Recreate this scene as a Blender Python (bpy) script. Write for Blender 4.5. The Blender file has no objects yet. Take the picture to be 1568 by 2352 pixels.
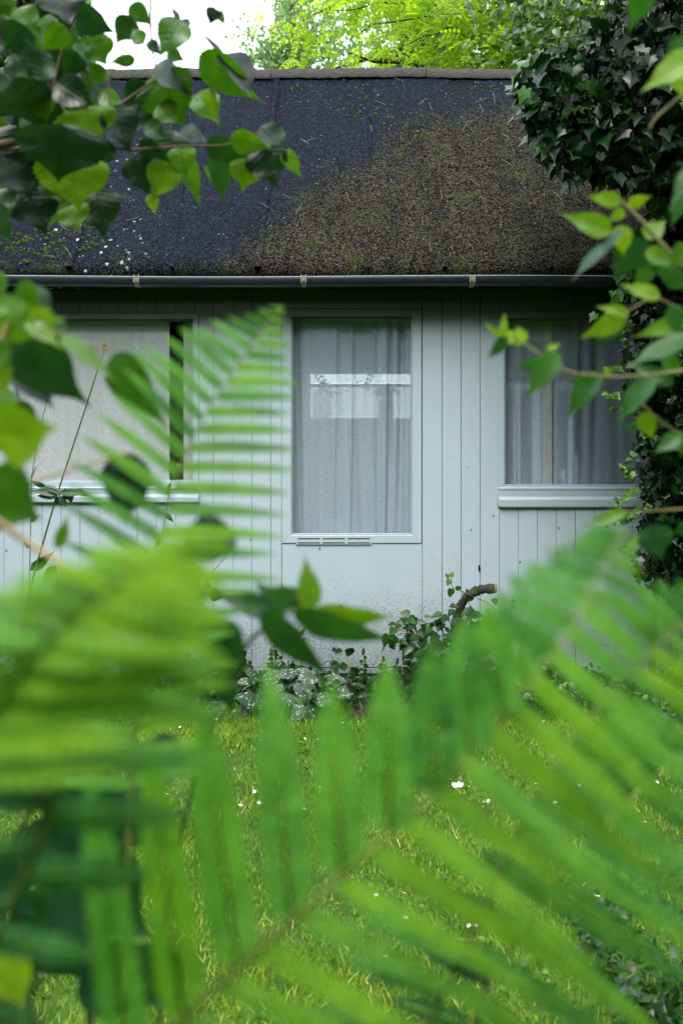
import bpy, math, random
import numpy as np
from mathutils import Vector

random.seed(4); rng = np.random.default_rng(7)
sc = bpy.context.scene; col = sc.collection

# ---------------------------------------------------------------- camera
F, CX, CY, H, D = 2287.0, 827.0, 1026.0, 1.277, 5.3      # focal length (photo units 1568x2352), optical axis, eye height, wall distance
cam = bpy.data.cameras.new('camera'); co = bpy.data.objects.new('camera', cam); col.objects.link(co)
co.location = (0, 0, H); co.rotation_euler = (math.radians(90), 0, 0)
cam.sensor_fit = 'VERTICAL'; cam.sensor_height = 36.0; cam.lens = F / 2352 * 36
cam.shift_x = -(CX - 784) / 2352; cam.shift_y = -(1176 - CY) / 2352
cam.clip_start = 0.02; cam.clip_end = 3000
cam.dof.use_dof = True; cam.dof.focus_distance = 5.2; cam.dof.aperture_fstop = cam.lens / 1000 / 0.0076
sc.camera = co
# ---------------------------------------------------------------- sky, sun, exposure
w = bpy.data.worlds.new('World'); sc.world = w; w.use_nodes = True
nt = w.node_tree; bg = nt.nodes['Background']
sky = nt.nodes.new('ShaderNodeTexSky'); sky.sky_type = 'NISHITA'; sky.sun_disc = False
SUN_EL, SUN_AZ = math.radians(56), math.radians(190)     # azimuth clockwise from +Y
sky.sun_elevation = SUN_EL; sky.sun_rotation = SUN_AZ
sky.air_density = 1.0; sky.dust_density = 6.0; sky.ozone_density = 1.0
mx = nt.nodes.new('ShaderNodeMix'); mx.data_type = 'RGBA'; mx.inputs[0].default_value = 0.72
mx.inputs[7].default_value = (9.0, 9.6, 10.2, 1)           # overcast: cloud cover evens out and whitens the sky
nt.links.new(sky.outputs[0], mx.inputs[6]); nt.links.new(mx.outputs[2], bg.inputs[0])
bg.inputs[1].default_value = 0.15
sl = bpy.data.lights.new('sun', 'SUN'); so = bpy.data.objects.new('sun', sl); col.objects.link(so)
sl.energy = 1.3; sl.angle = math.radians(30); sl.color = (1, .97, .92)
so.rotation_euler = (math.pi / 2 - SUN_EL, 0, math.pi - SUN_AZ)
sc.view_settings.view_transform = 'Standard'; sc.view_settings.look = 'None'
sc.view_settings.exposure = 1.42; sc.view_settings.gamma = 1
sc.cycles.max_bounces = 7; sc.cycles.transparent_max_bounces = 24; sc.cycles.diffuse_bounces = 3
sc.cycles.transmission_bounces = 4; sc.cycles.caustics_reflective = False; sc.cycles.caustics_refractive = False
sc.cycles.use_denoising = True; sc.cycles.sample_clamp_indirect = 6

# ---------------------------------------------------------------- helpers
def P(px, py, d):
    return np.array([(px - CX) * d / F, d, H + (CY - py) * d / F])
def X(px, d=D): return (px - CX) * d / F
def Z(py, d=D): return H + (CY - py) * d / F

def nrm(a):
    a = np.asarray(a, float)
    return a / (np.linalg.norm(a, axis=-1, keepdims=True) + 1e-12)

def link(o, parent=None):
    col.objects.link(o)
    if parent is not None:
        o.parent = parent
    return o

def tag(o, label=None, cat=None, group=None, kind=None):
    for k, v in (('label', label), ('category', cat), ('group', group), ('kind', kind)):
        if v: o[k] = v
    return o

def empty(name, loc, label=None, cat=None, group=None):
    o = bpy.data.objects.new(name, None); o.empty_display_size = .05
    o.location = Vector([float(c) for c in loc]); link(o)
    return tag(o, label, cat, group)

class MB:
    """collects raw geometry in world space; build() links it as one mesh object"""
    def __init__(s): s.v, s.f, s.a, s.n, s.mi = [], [], [], 0, []
    def add(s, v, f, a=None, mi=0):
        v = np.asarray(v, float).reshape(-1, 3)
        s.v.append(v)
        s.a.append(np.zeros((len(v), 3)) if a is None else np.asarray(a, float).reshape(-1, 3))
        f = [np.asarray(q, int) + s.n for q in (f if isinstance(f, list) else [f])]
        s.f += f; s.mi += [mi] * len(f)
        s.n += len(v)
    def box(s, x0, x1, y0, y1, z0, z1, mi=0, t=0.5):
        v = [(x, y, z) for x in (x0, x1) for y in (y0, y1) for z in (z0, z1)]
        s.add(v, np.array([[0,1,3,2],[4,6,7,5],[0,4,5,1],[2,3,7,6],[0,2,6,4],[1,5,7,3]]), np.full((8, 3), t), mi)
    def tube(s, pts, r, n=6, t=0.5, mi=0, cap=True):
        pts = np.asarray(pts, float); m = len(pts)
        r = np.full(m, r) if np.isscalar(r) else np.asarray(r, float)
        tg = np.gradient(pts, axis=0); tg = nrm(tg)
        up = np.array([0.13, 0.31, 0.94]) if abs(tg[0][2]) < .8 else np.array([.9, .3, .1])
        a = nrm(np.cross(tg, up)); b = np.cross(tg, a)
        th = np.linspace(0, 2 * np.pi, n, endpoint=False)
        ring = pts[:, None] + r[:, None, None] * (a[:, None] * np.cos(th)[None, :, None] + b[:, None] * np.sin(th)[None, :, None])
        i = np.arange(m - 1)[:, None] * n; j = np.arange(n)[None]; k = (np.arange(n) + 1)[None] % n
        q = np.stack([i + j, i + k, i + n + k, i + n + j], -1).reshape(-1, 4)
        fs = [q]
        if cap: fs += [np.array([np.arange(n)[::-1]]), np.array([np.arange(n) + (m - 1) * n])]
        s.add(ring.reshape(-1, 3), fs, np.tile([0, 0.5, t], (m * n, 1)), mi)
    def build(s, name, mat, parent=None, smooth=True, origin=None):
        V = np.concatenate(s.v); A = np.concatenate(s.a)
        base = np.array(parent.matrix_basis.translation) if parent is not None and parent.type == 'EMPTY' else np.zeros(3)
        if parent is not None and parent.type != 'EMPTY':
            base = np.array(parent.get('_o', (0, 0, 0)))
        if origin is not None: base = np.array(origin, float)
        me = bpy.data.meshes.new(name)
        sizes = np.concatenate([np.full(len(q), q.shape[1]) for q in s.f])
        loops = np.concatenate([q.ravel() for q in s.f])
        me.vertices.add(len(V)); me.vertices.foreach_set('co', (V - base).astype(np.float32).ravel())
        me.loops.add(len(loops)); me.loops.foreach_set('vertex_index', loops.astype(np.int32))
        me.polygons.add(len(sizes))
        me.polygons.foreach_set('loop_start', np.concatenate([[0], np.cumsum(sizes)[:-1]]).astype(np.int32))
        me.polygons.foreach_set('loop_total', sizes.astype(np.int32))
        me.update(calc_edges=True)
        me.polygons.foreach_set('use_smooth', np.full(len(sizes), bool(smooth)))
        if any(s.mi):
            me.polygons.foreach_set('material_index', np.concatenate([np.full(len(q), m) for q, m in zip(s.f, s.mi)]).astype(np.int32))
        at = me.attributes.new('lf', 'FLOAT_VECTOR', 'POINT'); at.data.foreach_set('vector', A.astype(np.float32).ravel())
        for m in (mat if isinstance(mat, (list, tuple)) else [mat]): me.materials.append(m)
        me.validate()
        o = bpy.data.objects.new(name, me); link(o, parent)
        if parent is None and origin is not None: o.location = Vector([float(c) for c in origin])
        o['_o'] = [float(c) for c in base] if parent is None or parent.type == 'EMPTY' else [float(c) for c in base]
        return o

def grid_idx(nu, nv):
    i = np.arange(nv)[:, None] * (nu + 1); j = np.arange(nu)[None]
    return np.stack([i + j, i + j + 1, i + nu + 2 + j, i + nu + 1 + j], -1).reshape(-1, 4)

# leaf templates: (x across -1..1 times half width, y along 0..1), faces
def tpl_grid(nu, nv, prof, serr=0):
    v = np.linspace(0, 1, nv + 1); u = np.linspace(-1, 1, nu + 1)
    wv = prof(v)
    if serr: wv = wv * (1 + serr * (np.arange(nv + 1) % 2 - .5))
    xx = u[None] * wv[:, None]; yy = np.repeat(v[:, None], nu + 1, 1)
    yy = yy + 0 * xx
    uu = np.repeat(u[None], nv + 1, 0)
    return np.stack([xx, yy, uu], -1).reshape(-1, 3), [grid_idx(nu, nv)]
def ovate(v): return np.clip(np.sin(np.pi * np.clip(v, 0, 1) ** 0.60) ** 1.08 * (1 - .5 * np.clip((v - .62) / .3, 0, 1) ** .8), .012, 1)
def ellip(v): return np.clip(np.sin(np.pi * v) ** .8, .02, 1)
OV = tpl_grid(4, 16, ovate); OVs = tpl_grid(2, 6, ovate); OVx = tpl_grid(4, 26, ovate, .07)
EL = tpl_grid(4, 10, ellip); ELs = tpl_grid(2, 4, ellip)
def tpl_fan(pts, c=(0, .3)):
    pts = np.array([c] + pts, float); n = len(pts) - 1
    T = np.stack([pts[:, 0], pts[:, 1], pts[:, 0]], -1)
    return T, [np.array([[0, 1 + i, 1 + (i + 1) % n] for i in range(n)])]
IVY = tpl_fan([(0, .06), (-.28, -.12), (-.62, -.1), (-.66, .12), (-1, .36), (-.62, .48), (-.5, .6), (-.36, .64), (0, 1.05),
               (.36, .64), (.5, .6), (.62, .48), (1, .36), (.66, .12), (.62, -.1), (.28, -.12)])
HEART = tpl_fan([(0, .04), (-.45, -.08), (-.9, .08), (-1, .32), (-.8, .58), (-.42, .84), (0, 1.05), (.42, .84), (.8, .58), (1, .32), (.9, .08), (.45, -.08)])

def place(mb, tpl, pos, Yd, Zd, L, W, curv=0.15, fold=0.2, tint=0.5, wav=0.0, mi=0):
    """instances of a leaf template: pos (n,3), Yd growth direction, Zd upper face normal, L length, W half width"""
    T, Fs = tpl; pos = np.atleast_2d(pos); n = len(pos); m = len(T)
    Yd = nrm(np.atleast_2d(Yd)) * np.ones((n, 1)); Zd = np.atleast_2d(Zd) * np.ones((n, 1))
    Zd = nrm(Zd - (Zd * Yd).sum(1, keepdims=True) * Yd); Xd = np.cross(Yd, Zd)
    e = lambda a: (np.zeros(n) + a)[:, None]
    L, W, curv, fold, tint = map(e, (L, W, curv, fold, tint))
    x = T[None, :, 0] * W; y = T[None, :, 1] * L
    z = fold * np.abs(x) - curv * L * T[None, :, 1] ** 2
    if wav: z = z + wav * W * np.abs(T[None, :, 2]) * np.sin(T[None, :, 1] * 14 + tint * 40 + np.sign(T[None, :, 0]))
    V = pos[:, None] + x[..., None] * Xd[:, None] + y[..., None] * Yd[:, None] + z[..., None] * Zd[:, None]
    A = np.stack([np.repeat(T[None, :, 2], n, 0), np.repeat(T[None, :, 1], n, 0), tint * np.ones((n, m))], -1)
    fs = [(q[None] + (np.arange(n) * m)[:, None, None]).reshape(-1, q.shape[1]) for q in Fs]
    mb.add(V.reshape(-1, 3), fs, A.reshape(-1, 3), mi)

def rdir(n, bias=(0, 0, 0), s=1.0):
    return nrm(rng.normal(size=(n, 3)) * s + np.array(bias))

def in_poly(poly, n, fn=None):
    poly = np.array(poly, float); lo, hi = poly.min(0), poly.max(0); out = []
    while len(out) < n:
        p = lo + rng.random((4 * n, 2)) * (hi - lo)
        x, y = p[:, 0], p[:, 1]; ins = np.zeros(len(p), bool); j = len(poly) - 1
        for i in range(len(poly)):
            xi, yi = poly[i]; xj, yj = poly[j]
            c = ((yi > y) != (yj > y)) & (x < (xj - xi) * (y - yi) / (yj - yi + 1e-9) + xi)
            ins ^= c; j = i
        out += list(p[ins])
    return np.array(out[:n])

# ---------------------------------------------------------------- materials
class NT:
    def __init__(s, name):
        s.m = bpy.data.materials.new(name); s.m.use_nodes = True; s.t = s.m.node_tree; s.t.nodes.clear()
        s.out = s.n('ShaderNodeOutputMaterial')
    def n(s, ty, **kw):
        nd = s.t.nodes.new(ty)
        for k, v in kw.items(): setattr(nd, k, v)
        return nd
    def l(s, a, b): s.t.links.new(a, b)
    def val(s, x, sock):
        if isinstance(x, (int, float)): sock.default_value = x
        elif isinstance(x, tuple): sock.default_value = x if len(x) == 4 or len(sock.default_value) == 3 else (*x, 1)
        else: s.l(x, sock)
    def math(s, op, a, b=0.0, c=None, clamp=False):
        nd = s.n('ShaderNodeMath', operation=op, use_clamp=clamp)
        s.val(a, nd.inputs[0]); s.val(b, nd.inputs[1])
        if c is not None: s.val(c, nd.inputs[2])
        return nd.outputs[0]
    def mix(s, f, a, b, blend='MIX'):
        nd = s.n('ShaderNodeMix', data_type='RGBA', blend_type=blend)
        s.val(f, nd.inputs[0]); s.val(a, nd.inputs[6]); s.val(b, nd.inputs[7]); return nd.outputs[2]
    def ramp(s, f, stops, interp='LINEAR'):
        nd = s.n('ShaderNodeValToRGB'); cr = nd.color_ramp; cr.interpolation = interp
        while len(cr.elements) < len(stops): cr.elements.new(1)
        for e, (p, c) in zip(cr.elements, stops):
            e.position = p; e.color = (c, c, c, 1) if isinstance(c, (int, float)) else (*c, 1)
        s.val(f, nd.inputs[0]); return nd.outputs[0]
    def sm(s, f, a, b):
        nd = s.n('ShaderNodeMapRange', interpolation_type='SMOOTHSTEP'); s.val(f, nd.inputs[0])
        nd.inputs[1].default_value = a; nd.inputs[2].default_value = b; return nd.outputs[0]
    def geo(s):
        if not hasattr(s, '_g'): s._g = s.n('ShaderNodeNewGeometry')
        return s._g
    def pos(s, sc=(1, 1, 1), off=(0, 0, 0)):
        m = s.n('ShaderNodeMapping'); m.inputs[3].default_value = sc; m.inputs[1].default_value = off
        s.l(s.geo().outputs['Position'], m.inputs[0]); return m.outputs[0]
    def xyz(s):
        nd = s.n('ShaderNodeSeparateXYZ'); s.l(s.geo().outputs['Position'], nd.inputs[0]); return nd.outputs
    def noise(s, scale, detail=4, rough=.55, vec=None, out=0):
        nd = s.n('ShaderNodeTexNoise'); nd.inputs['Scale'].default_value = scale
        nd.inputs['Detail'].default_value = detail; nd.inputs['Roughness'].default_value = rough
        s.l(vec if vec is not None else s.geo().outputs['Position'], nd.inputs['Vector']); return nd.outputs[out]
    def voro(s, scale, vec=None, feature='F1', out='Distance', rand=1):
        nd = s.n('ShaderNodeTexVoronoi', feature=feature); nd.inputs['Scale'].default_value = scale
        nd.inputs['Randomness'].default_value = rand
        s.l(vec if vec is not None else s.geo().outputs['Position'], nd.inputs['Vector']); return nd.outputs[out]
    def bump(s, h, strength=.3, dist=.005):
        nd = s.n('ShaderNodeBump'); nd.inputs['Strength'].default_value = strength; nd.inputs['Distance'].default_value = dist
        s.l(h, nd.inputs['Height']); return nd.outputs[0]
    def princ(s, base, rough=.5, spec=.5, normal=None, metal=0, **kw):
        nd = s.n('ShaderNodeBsdfPrincipled')
        s.val(base, nd.inputs['Base Color']); s.val(rough, nd.inputs['Roughness'])
        s.val(spec, nd.inputs['Specular IOR Level']); nd.inputs['Metallic'].default_value = metal
        if normal is not None: s.l(normal, nd.inputs['Normal'])
        return nd.outputs[0]
    def mixs(s, f, a, b):
        nd = s.n('ShaderNodeMixShader'); s.val(f, nd.inputs[0]); s.l(a, nd.inputs[1]); s.l(b, nd.inputs[2]); return nd.outputs[0]
    def done(s, sh): s.l(sh, s.out.inputs[0]); return s.m

def plain(name, c, rough=.6, spec=.4, metal=0, var=.25, scale=30, bump=0.0):
    n = NT(name)
    f = n.noise(scale, 5)
    cc = n.mix(f, tuple(x * (1 - var) for x in c), tuple(min(1, x * (1 + var)) for x in c))
    return n.done(n.princ(cc, rough, spec, n.bump(f, bump) if bump else None, metal))

def leafmat(name, stops, rough=.4, trans=.35, spec=.5, vein=0.0, tr_gain=1.6, tr_tint=(1.0, 1.0, .35), spots=False, vscale=7):
    n = NT(name)
    at = n.n('ShaderNodeAttribute', attribute_name='lf'); sp = n.n('ShaderNodeSeparateXYZ'); n.l(at.outputs['Vector'], sp.inputs[0])
    u, v, t = sp.outputs
    base = n.ramp(t, stops)
    nz = n.noise(45, 3)
    base = n.mix(n.sm(nz, .3, .75), base, n.mix(1.0, base, (.62, .72, .6), 'MULTIPLY'))
    nrmv = None; rg = rough
    if vein:
        au = n.math('ABSOLUTE', u)
        mid = n.sm(au, .07, .0)
        ph = n.math('SUBTRACT', n.math('MULTIPLY', v, vscale), n.math('MULTIPLY', au, 1.6))
        tri = n.math('PINGPONG', ph, .5)
        sec = n.math('MULTIPLY', n.sm(tri, .1, .0), .6)
        vn = n.math('MAXIMUM', mid, sec)
        base = n.mix(n.math('MULTIPLY', vn, vein), base, n.mix(1.0, base, (.35, .42, .3), 'MULTIPLY'))
        blot = n.noise(160, 4, .7); nrmv = n.bump(n.math('ADD', n.math('MULTIPLY', vn, -1.0), n.math('MULTIPLY', blot, .5)), .3, .002)
    if spots:
        vv = n.n('ShaderNodeCombineXYZ'); n.l(n.math('MULTIPLY', u, 2.6), vv.inputs[0]); n.l(n.math('MULTIPLY', v, 7.0), vv.inputs[1]); n.l(n.math('MULTIPLY', t, 50.0), vv.inputs[2])
        wz = n.noise(3, 2, vec=vv.outputs[0])
        dd = n.math('ADD', n.voro(1.1, vec=vv.outputs[0]), n.math('MULTIPLY', n.math('SUBTRACT', wz, .5), .55))
        spm = n.sm(dd, .33, .22)
        base = n.mix(spm, base, (.28, .36, .28))
    sh = n.princ(base, rg, spec, nrmv)
    tr = n.n('ShaderNodeBsdfTranslucent')
    tc = n.mix(1.0, base, tuple(g * tr_gain for g in tr_tint), 'MULTIPLY'); n.l(tc, tr.inputs[0])
    return n.done(n.mixs(trans, sh, tr.outputs[0]))

# ---- cabin paint
def paint_mat():
    n = NT('painted_boards')
    x, y, z = n.xyz()
    big = n.noise(1.6, 4); fine = n.noise(90, 4)
    stretch = n.noise(14, 5, vec=n.pos((1, 1, .12)))
    c = n.mix(big, (.285, .36, .405), (.375, .455, .515))
    c = n.mix(n.math('MULTIPLY', n.sm(stretch, .45, .8), .35), c, (.33, .39, .40))
    # brush lumps and pale chips
    lump = n.voro(70); c = n.mix(n.math('MULTIPLY', n.sm(lump, .16, .08), n.sm(n.noise(9, 2), .5, .62)), c, (.68, .72, .74))
    # black mildew specks, thick near the splash zone at the foot of the wall
    low = n.math('ADD', n.sm(z, .75, .12), 0.0)
    pn = n.noise(150, 3, .6); pm = n.math('ADD', pn, n.math('MULTIPLY', low, .17))
    pm = n.math('ADD', pm, n.math('MULTIPLY', n.math('SUBTRACT', n.noise(5, 4), .5), .22))
    c = n.mix(n.math('MULTIPLY', n.sm(pm, .66, .74), .8), c, (.05, .055, .06))
    c = n.mix(n.math('MULTIPLY', n.sm(z, .55, .10), n.math('MULTIPLY', n.noise(22, 5), .75)), c, (.16, .18, .15))
    # rare dark chips
    ch = n.voro(11, vec=n.pos((1, 1, .6))); c = n.mix(n.sm(n.math('ADD', ch, n.math('MULTIPLY', n.noise(60, 2), .05)), .088, .066), c, (.06, .06, .06))
    # eave shadow painted into the board colour, near black at the top
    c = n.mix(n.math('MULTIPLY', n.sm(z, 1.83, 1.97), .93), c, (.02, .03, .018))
    h = n.math('ADD', n.math('MULTIPLY', n.noise(55, 5, .6, vec=n.pos((1, 1, .25))), .6), n.math('MULTIPLY', fine, .3))
    return n.done(n.princ(c, n.math('ADD', n.math('MULTIPLY', big, .25), .35), .4, n.bump(h, .35, .004)))

def roof_mat():
    n = NT('mineral_felt')
    x, y, z = n.xyz()
    rg = n.noise(2.2, 5, .6)
    # damp dark stain reaching down from the upper left: right of a ragged diagonal the felt is dry and brown
    stops = []
    for px_, py_ in ((480, 640), (600, 560), (690, 490), (745, 440), (835, 425), (865, 370), (985, 275), (1100, 250), (1300, 215), (1500, 190)):
        k_ = (1 - (py_ - 160) / 460); d_ = 5.155 + 1.095 * k_; zz_ = 2.262 + 1.368 * k_
        stops.append((((px_ - 827) * d_ / 2287 + 2) / 4, (zz_ - 1.5) / 2.5))
    zb_ = n.ramp(n.math('DIVIDE', n.math('ADD', x, 2), 4), stops)
    zb_ = n.math('ADD', n.math('MULTIPLY', zb_, 2.5), 1.5)
    e = n.math('ADD', n.math('SUBTRACT', zb_, z), n.math('MULTIPLY', n.math('SUBTRACT', rg, .5), .32))
    e = n.math('ADD', e, n.math('MULTIPLY', n.math('SUBTRACT', n.noise(9, 5, .7, vec=n.pos((1, .4, .4))), .5), .45)); dry = n.sm(e, -.14, .20)
    gr = n.noise(200, 2, .7); gr2 = n.voro(165, out='Color')
    gsep = n.n('ShaderNodeSeparateColor'); n.l(gr2, gsep.inputs[0]); g = gsep.outputs[0]
    wet = n.mix(n.sm(g, .5, 1.0), (.0012, .0024, .0058), (.014, .023, .042))
    dryc = n.mix(n.sm(g, .25, 1.05), (.0028, .0026, .0018), (.058, .053, .040))
    c = n.mix(dry, wet, dryc)
    c = n.mix(n.math('MULTIPLY', n.sm(n.noise(6, 5, .65, vec=n.pos((1.6, .22, .22))), .42, .68), .75), c, n.mix(.5, c, (.003, .0035, .005)))
    # sparse pale grit and lichen
    vg = n.n('ShaderNodeSeparateColor'); n.l(n.voro(45, out='Color'), vg.inputs[0])
    sp = n.math('MULTIPLY', n.sm(n.voro(45), .2, .1), n.math('GREATER_THAN', vg.outputs[1], .88))
    c = n.mix(sp, c, (.16, .18, .19))
    lm = n.math('MULTIPLY', n.sm(x, -.95, -1.5), n.sm(z, 3.3, 2.5))
    lc = n.math('ADD', n.voro(20), n.math('MULTIPLY', n.math('SUBTRACT', n.noise(70, 3), .5), .5))
    c = n.mix(n.math('MULTIPLY', n.sm(lc, .19, .15), n.math('MULTIPLY', lm, n.sm(n.noise(3, 2), .45, .55))), c, (.38, .44, .40))
    # moss film
    mz = n.noise(7, 6, .65); mf = n.noise(120, 4, .7)
    mm = n.math('MULTIPLY', n.sm(mz, .5, .68), n.sm(mf, .48, .6))
    c = n.mix(n.math('MULTIPLY', mm, n.math('ADD', n.math('MULTIPLY', dry, .9), n.math('MULTIPLY', n.sm(x, -1.0, -1.4), .6), clamp=True)), c, (.045, .065, .010))
    rough = n.math('ADD', n.math('MULTIPLY', dry, .2), .72)
    h = n.math('ADD', n.math('MULTIPLY', gr, .6), g)
    return n.done(n.princ(c, rough, n.math('SUBTRACT', .06, n.math('MULTIPLY', dry, .03)), n.bump(h, .6, .0035)))

M = {}
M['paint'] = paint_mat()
M['felt'] = roof_mat()
M['cap'] = plain('ridge_felt', (.040, .040, .037), .9, .1, var=.95, scale=55, bump=.9)
M['gap'] = plain('dark_gap', (.006, .006, .006), .9, .1)
M['gutter'] = plain('gutter_plastic', (.018, .023, .042), .30, .5, var=.35, scale=22, bump=.05)
M['clip'] = plain('bracket_steel', (.25, .28, .24), .45, .5, .5, var=.4, scale=60)
M['plinth'] = plain('plinth_concrete', (.16, .16, .155), .9, .2, var=.6, scale=25, bump=.6)
M['room'] = plain('room_plaster', (.42, .42, .42), .8, .2)
M['floorboards'] = plain('room_floor', (.18, .13, .09), .6, .3)
M['whitewood'] = plain('white_wood', (.78, .79, .80), .5, .4, var=.05)
M['cabinet'] = plain('cabinet_grey', (.30, .31, .34), .5, .4)
M['bark'] = plain('bark', (.035, .030, .022), .9, .2, var=.6, scale=50, bump=.8)
M['twig'] = plain('twig_bark', (.085, .058, .028), .7, .3, var=.4, scale=60)
M['cut'] = plain('cut_wood', (.20, .22, .12), .85, .2, var=.3, scale=80)
M['straw'] = plain('dry_twig', (.24, .21, .14), .8, .3, var=.3)
M['moss'] = plain('moss', (.035, .055, .007), .95, .1, var=.7, scale=160, bump=.8)
M['white_petal'] = plain('white_petal', (.85, .86, .86), .6, .3, var=.05)
M['yellow'] = plain('yellow_disc', (.5, .38, .03), .7, .3)
M['spike'] = plain('seed_spike', (.055, .045, .02), .85, .2, var=.7, scale=200, bump=.6)
M['ball'] = plain('flower_ball', (.30, .32, .10), .8, .2, var=.7, scale=350, bump=.8)
M['stem'] = plain('green_stem', (.05, .08, .025), .5, .4, var=.3)
M['tanstem'] = plain('tan_stem', (.26, .20, .09), .6, .3, var=.2)
M['greentwig'] = plain('green_twig', (.17, .16, .055), .6, .3, var=.3)
M['rachis'] = plain('fern_rachis', (.15, .20, .04), .55, .3, var=.3)
M['bud'] = plain('russet_bud', (.30, .11, .04), .6, .3)

def glass_mat():
    n = NT('window_glass'); fr = n.n('ShaderNodeFresnel'); fr.inputs[0].default_value = 1.5
    gl = n.n('ShaderNodeBsdfGlossy'); gl.inputs['Roughness'].default_value = .02; gl.inputs[0].default_value = (.9, .93, 1, 1)
    tr = n.n('ShaderNodeBsdfTransparent'); tr.inputs[0].default_value = (.92, .94, .95, 1)
    return n.done(n.mixs(n.math('MULTIPLY', fr.outputs[0], n.math('SUBTRACT', 1.0, n.geo().outputs['Backfacing'])), tr.outputs[0], gl.outputs[0]))
def sheer_mat(name, c, alpha, weave=1.0):
    n = NT(name)
    d = n.n('ShaderNodeBsdfDiffuse'); tl = n.n('ShaderNodeBsdfTranslucent'); tr = n.n('ShaderNodeBsdfTransparent')
    g = n.noise(260, 2, .8); vert = n.noise(25, 4, vec=n.pos((1, 1, .04)))
    cc = n.mix(n.sm(g, .3, .7), tuple(x * .72 for x in c), tuple(min(1, x * 1.3) for x in c))
    n.l(cc, d.inputs[0]); n.l(cc, tl.inputs[0])
    a = n.math('ADD', n.math('MULTIPLY', vert, .25), alpha - .12)
    return n.done(n.mixs(a, tr.outputs[0], n.mixs(.3, d.outputs[0], tl.outputs[0])))
M['glass'] = glass_mat()
M['sheer'] = sheer_mat('sheer_curtain', (.66, .75, .98), .70)
M['blind'] = sheer_mat('woven_blind', (.70, .70, .70), .95)
M['cream'] = sheer_mat('cream_net', (.80, .78, .55), .7)

FERN = leafmat('fern_leaf', [(0, (.006, .032, .010)), (.25, (.038, .155, .035)), (.5, (.120, .34, .070)), (.75, (.16, .37, .035)), (1, (.23, .40, .02))], .55, .48, .10, tr_gain=1.6)
SHRUB = leafmat('shrub_leaf', [(0, (.004, .016, .007)), (.25, (.010, .048, .015)), (.6, (.05, .15, .008)), (1, (.15, .27, .010))], .36, .34, .55, vein=.4, tr_gain=1.9)
SHRUB2 = leafmat('bright_shrub_leaf', [(0, (.012, .06, .026)), (.4, (.035, .13, .018)), (1, (.22, .36, .015))], .40, .36, .35, vein=.45, tr_gain=1.7)
IVYM = leafmat('ivy_leaf', [(0, (.002, .008, .003)), (.5, (.006, .028, .006)), (.8, (.022, .09, .012)), (1, (.12, .26, .035))], .27, .15, .22, tr_gain=1.4)
WEED = leafmat('weed_leaf', [(0, (.008, .032, .008)), (.6, (.025, .09, .012)), (1, (.13, .24, .025))], .42, .25, .45)
LUNG = leafmat('lungwort_leaf', [(0, (.009, .045, .018)), (1, (.016, .065, .02))], .5, .12, .4, spots=True)
GRASS = leafmat('grass_blade', [(0, (.035, .115, .010)), (.4, (.12, .27, .008)), (.7, (.36, .48, .025)), (1, (.66, .60, .22))], .5, .3, .35, tr_gain=1.3)
ROBIN = leafmat('robinia_leaf', [(0, (.10, .19, .012)), (.5, (.20, .32, .02)), (1, (.34, .44, .05))], .5, .55, .3, tr_gain=2.0)
PALE = leafmat('pale_tree_leaf', [(0, (.10, .19, .07)), (1, (.26, .38, .17))], .5, .5, .3, tr_gain=1.6, tr_tint=(1, 1, .7))
SPRUCE = leafmat('spruce_needles', [(0, (.018, .05, .016)), (.7, (.05, .11, .025)), (1, (.15, .22, .04))], .6, .25, .3)
ELDER = leafmat('dark_tree_leaf', [(0, (.014, .05, .010)), (.6, (.04, .11, .015)), (1, (.16, .27, .03))], .32, .35, .5, tr_gain=1.8)

# ================================================================= SETTING
def ground_mat():
    n = NT('lawn_soil')
    a = n.noise(6, 6, .65); b = n.noise(80, 5, .7)
    c = n.mix(n.sm(a, .4, .65), (.04, .10, .010), (.08, .16, .014)); c = n.mix(n.sm(b, .5, .7), c, (.03, .035, .012))
    return n.done(n.princ(c, .9, .2, n.bump(b, .8, .02)))
def hgt(x, y): return .012 * np.sin(x * 2.1 + y) + .012 * np.sin(y * 3.3 - x * 1.3)
mb = MB(); gx = np.concatenate([[-900, -100, -20], np.linspace(-6, 6, 61), [20, 100, 900]]); gy = np.concatenate([[-900, -100, -12], np.linspace(-3, 5.2, 42), [12, 40, 150, 1500]])
XX, YY = np.meshgrid(gx, gy); ZZ = np.where((abs(XX) <= 6) & (YY > -3) & (YY < 5.25), hgt(XX, YY), -.02)
mb.add(np.stack([XX, YY, ZZ], -1), grid_idx(len(gx) - 1, len(gy) - 1))
tag(mb.build('lawn', ground_mat()), kind='structure')
# bare soil strip along the wall
mb = MB(); gx = np.linspace(-4.5, 4.2, 120); gy = np.linspace(4.72, 5.26, 10)
XX, YY = np.meshgrid(gx, gy); ZZ = hgt(XX, YY) + .006 + .03 * rng.random(XX.shape) * np.sin((YY - 4.72) / .54 * np.pi) - .012 * (YY < 4.74)
mb.add(np.stack([XX, YY, ZZ], -1), grid_idx(119, 9))
tag(mb.build('flower_bed', plain('bed_soil', (.035, .028, .02), .95, .1, var=.7, scale=60, bump=.9)), kind='structure')

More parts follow.
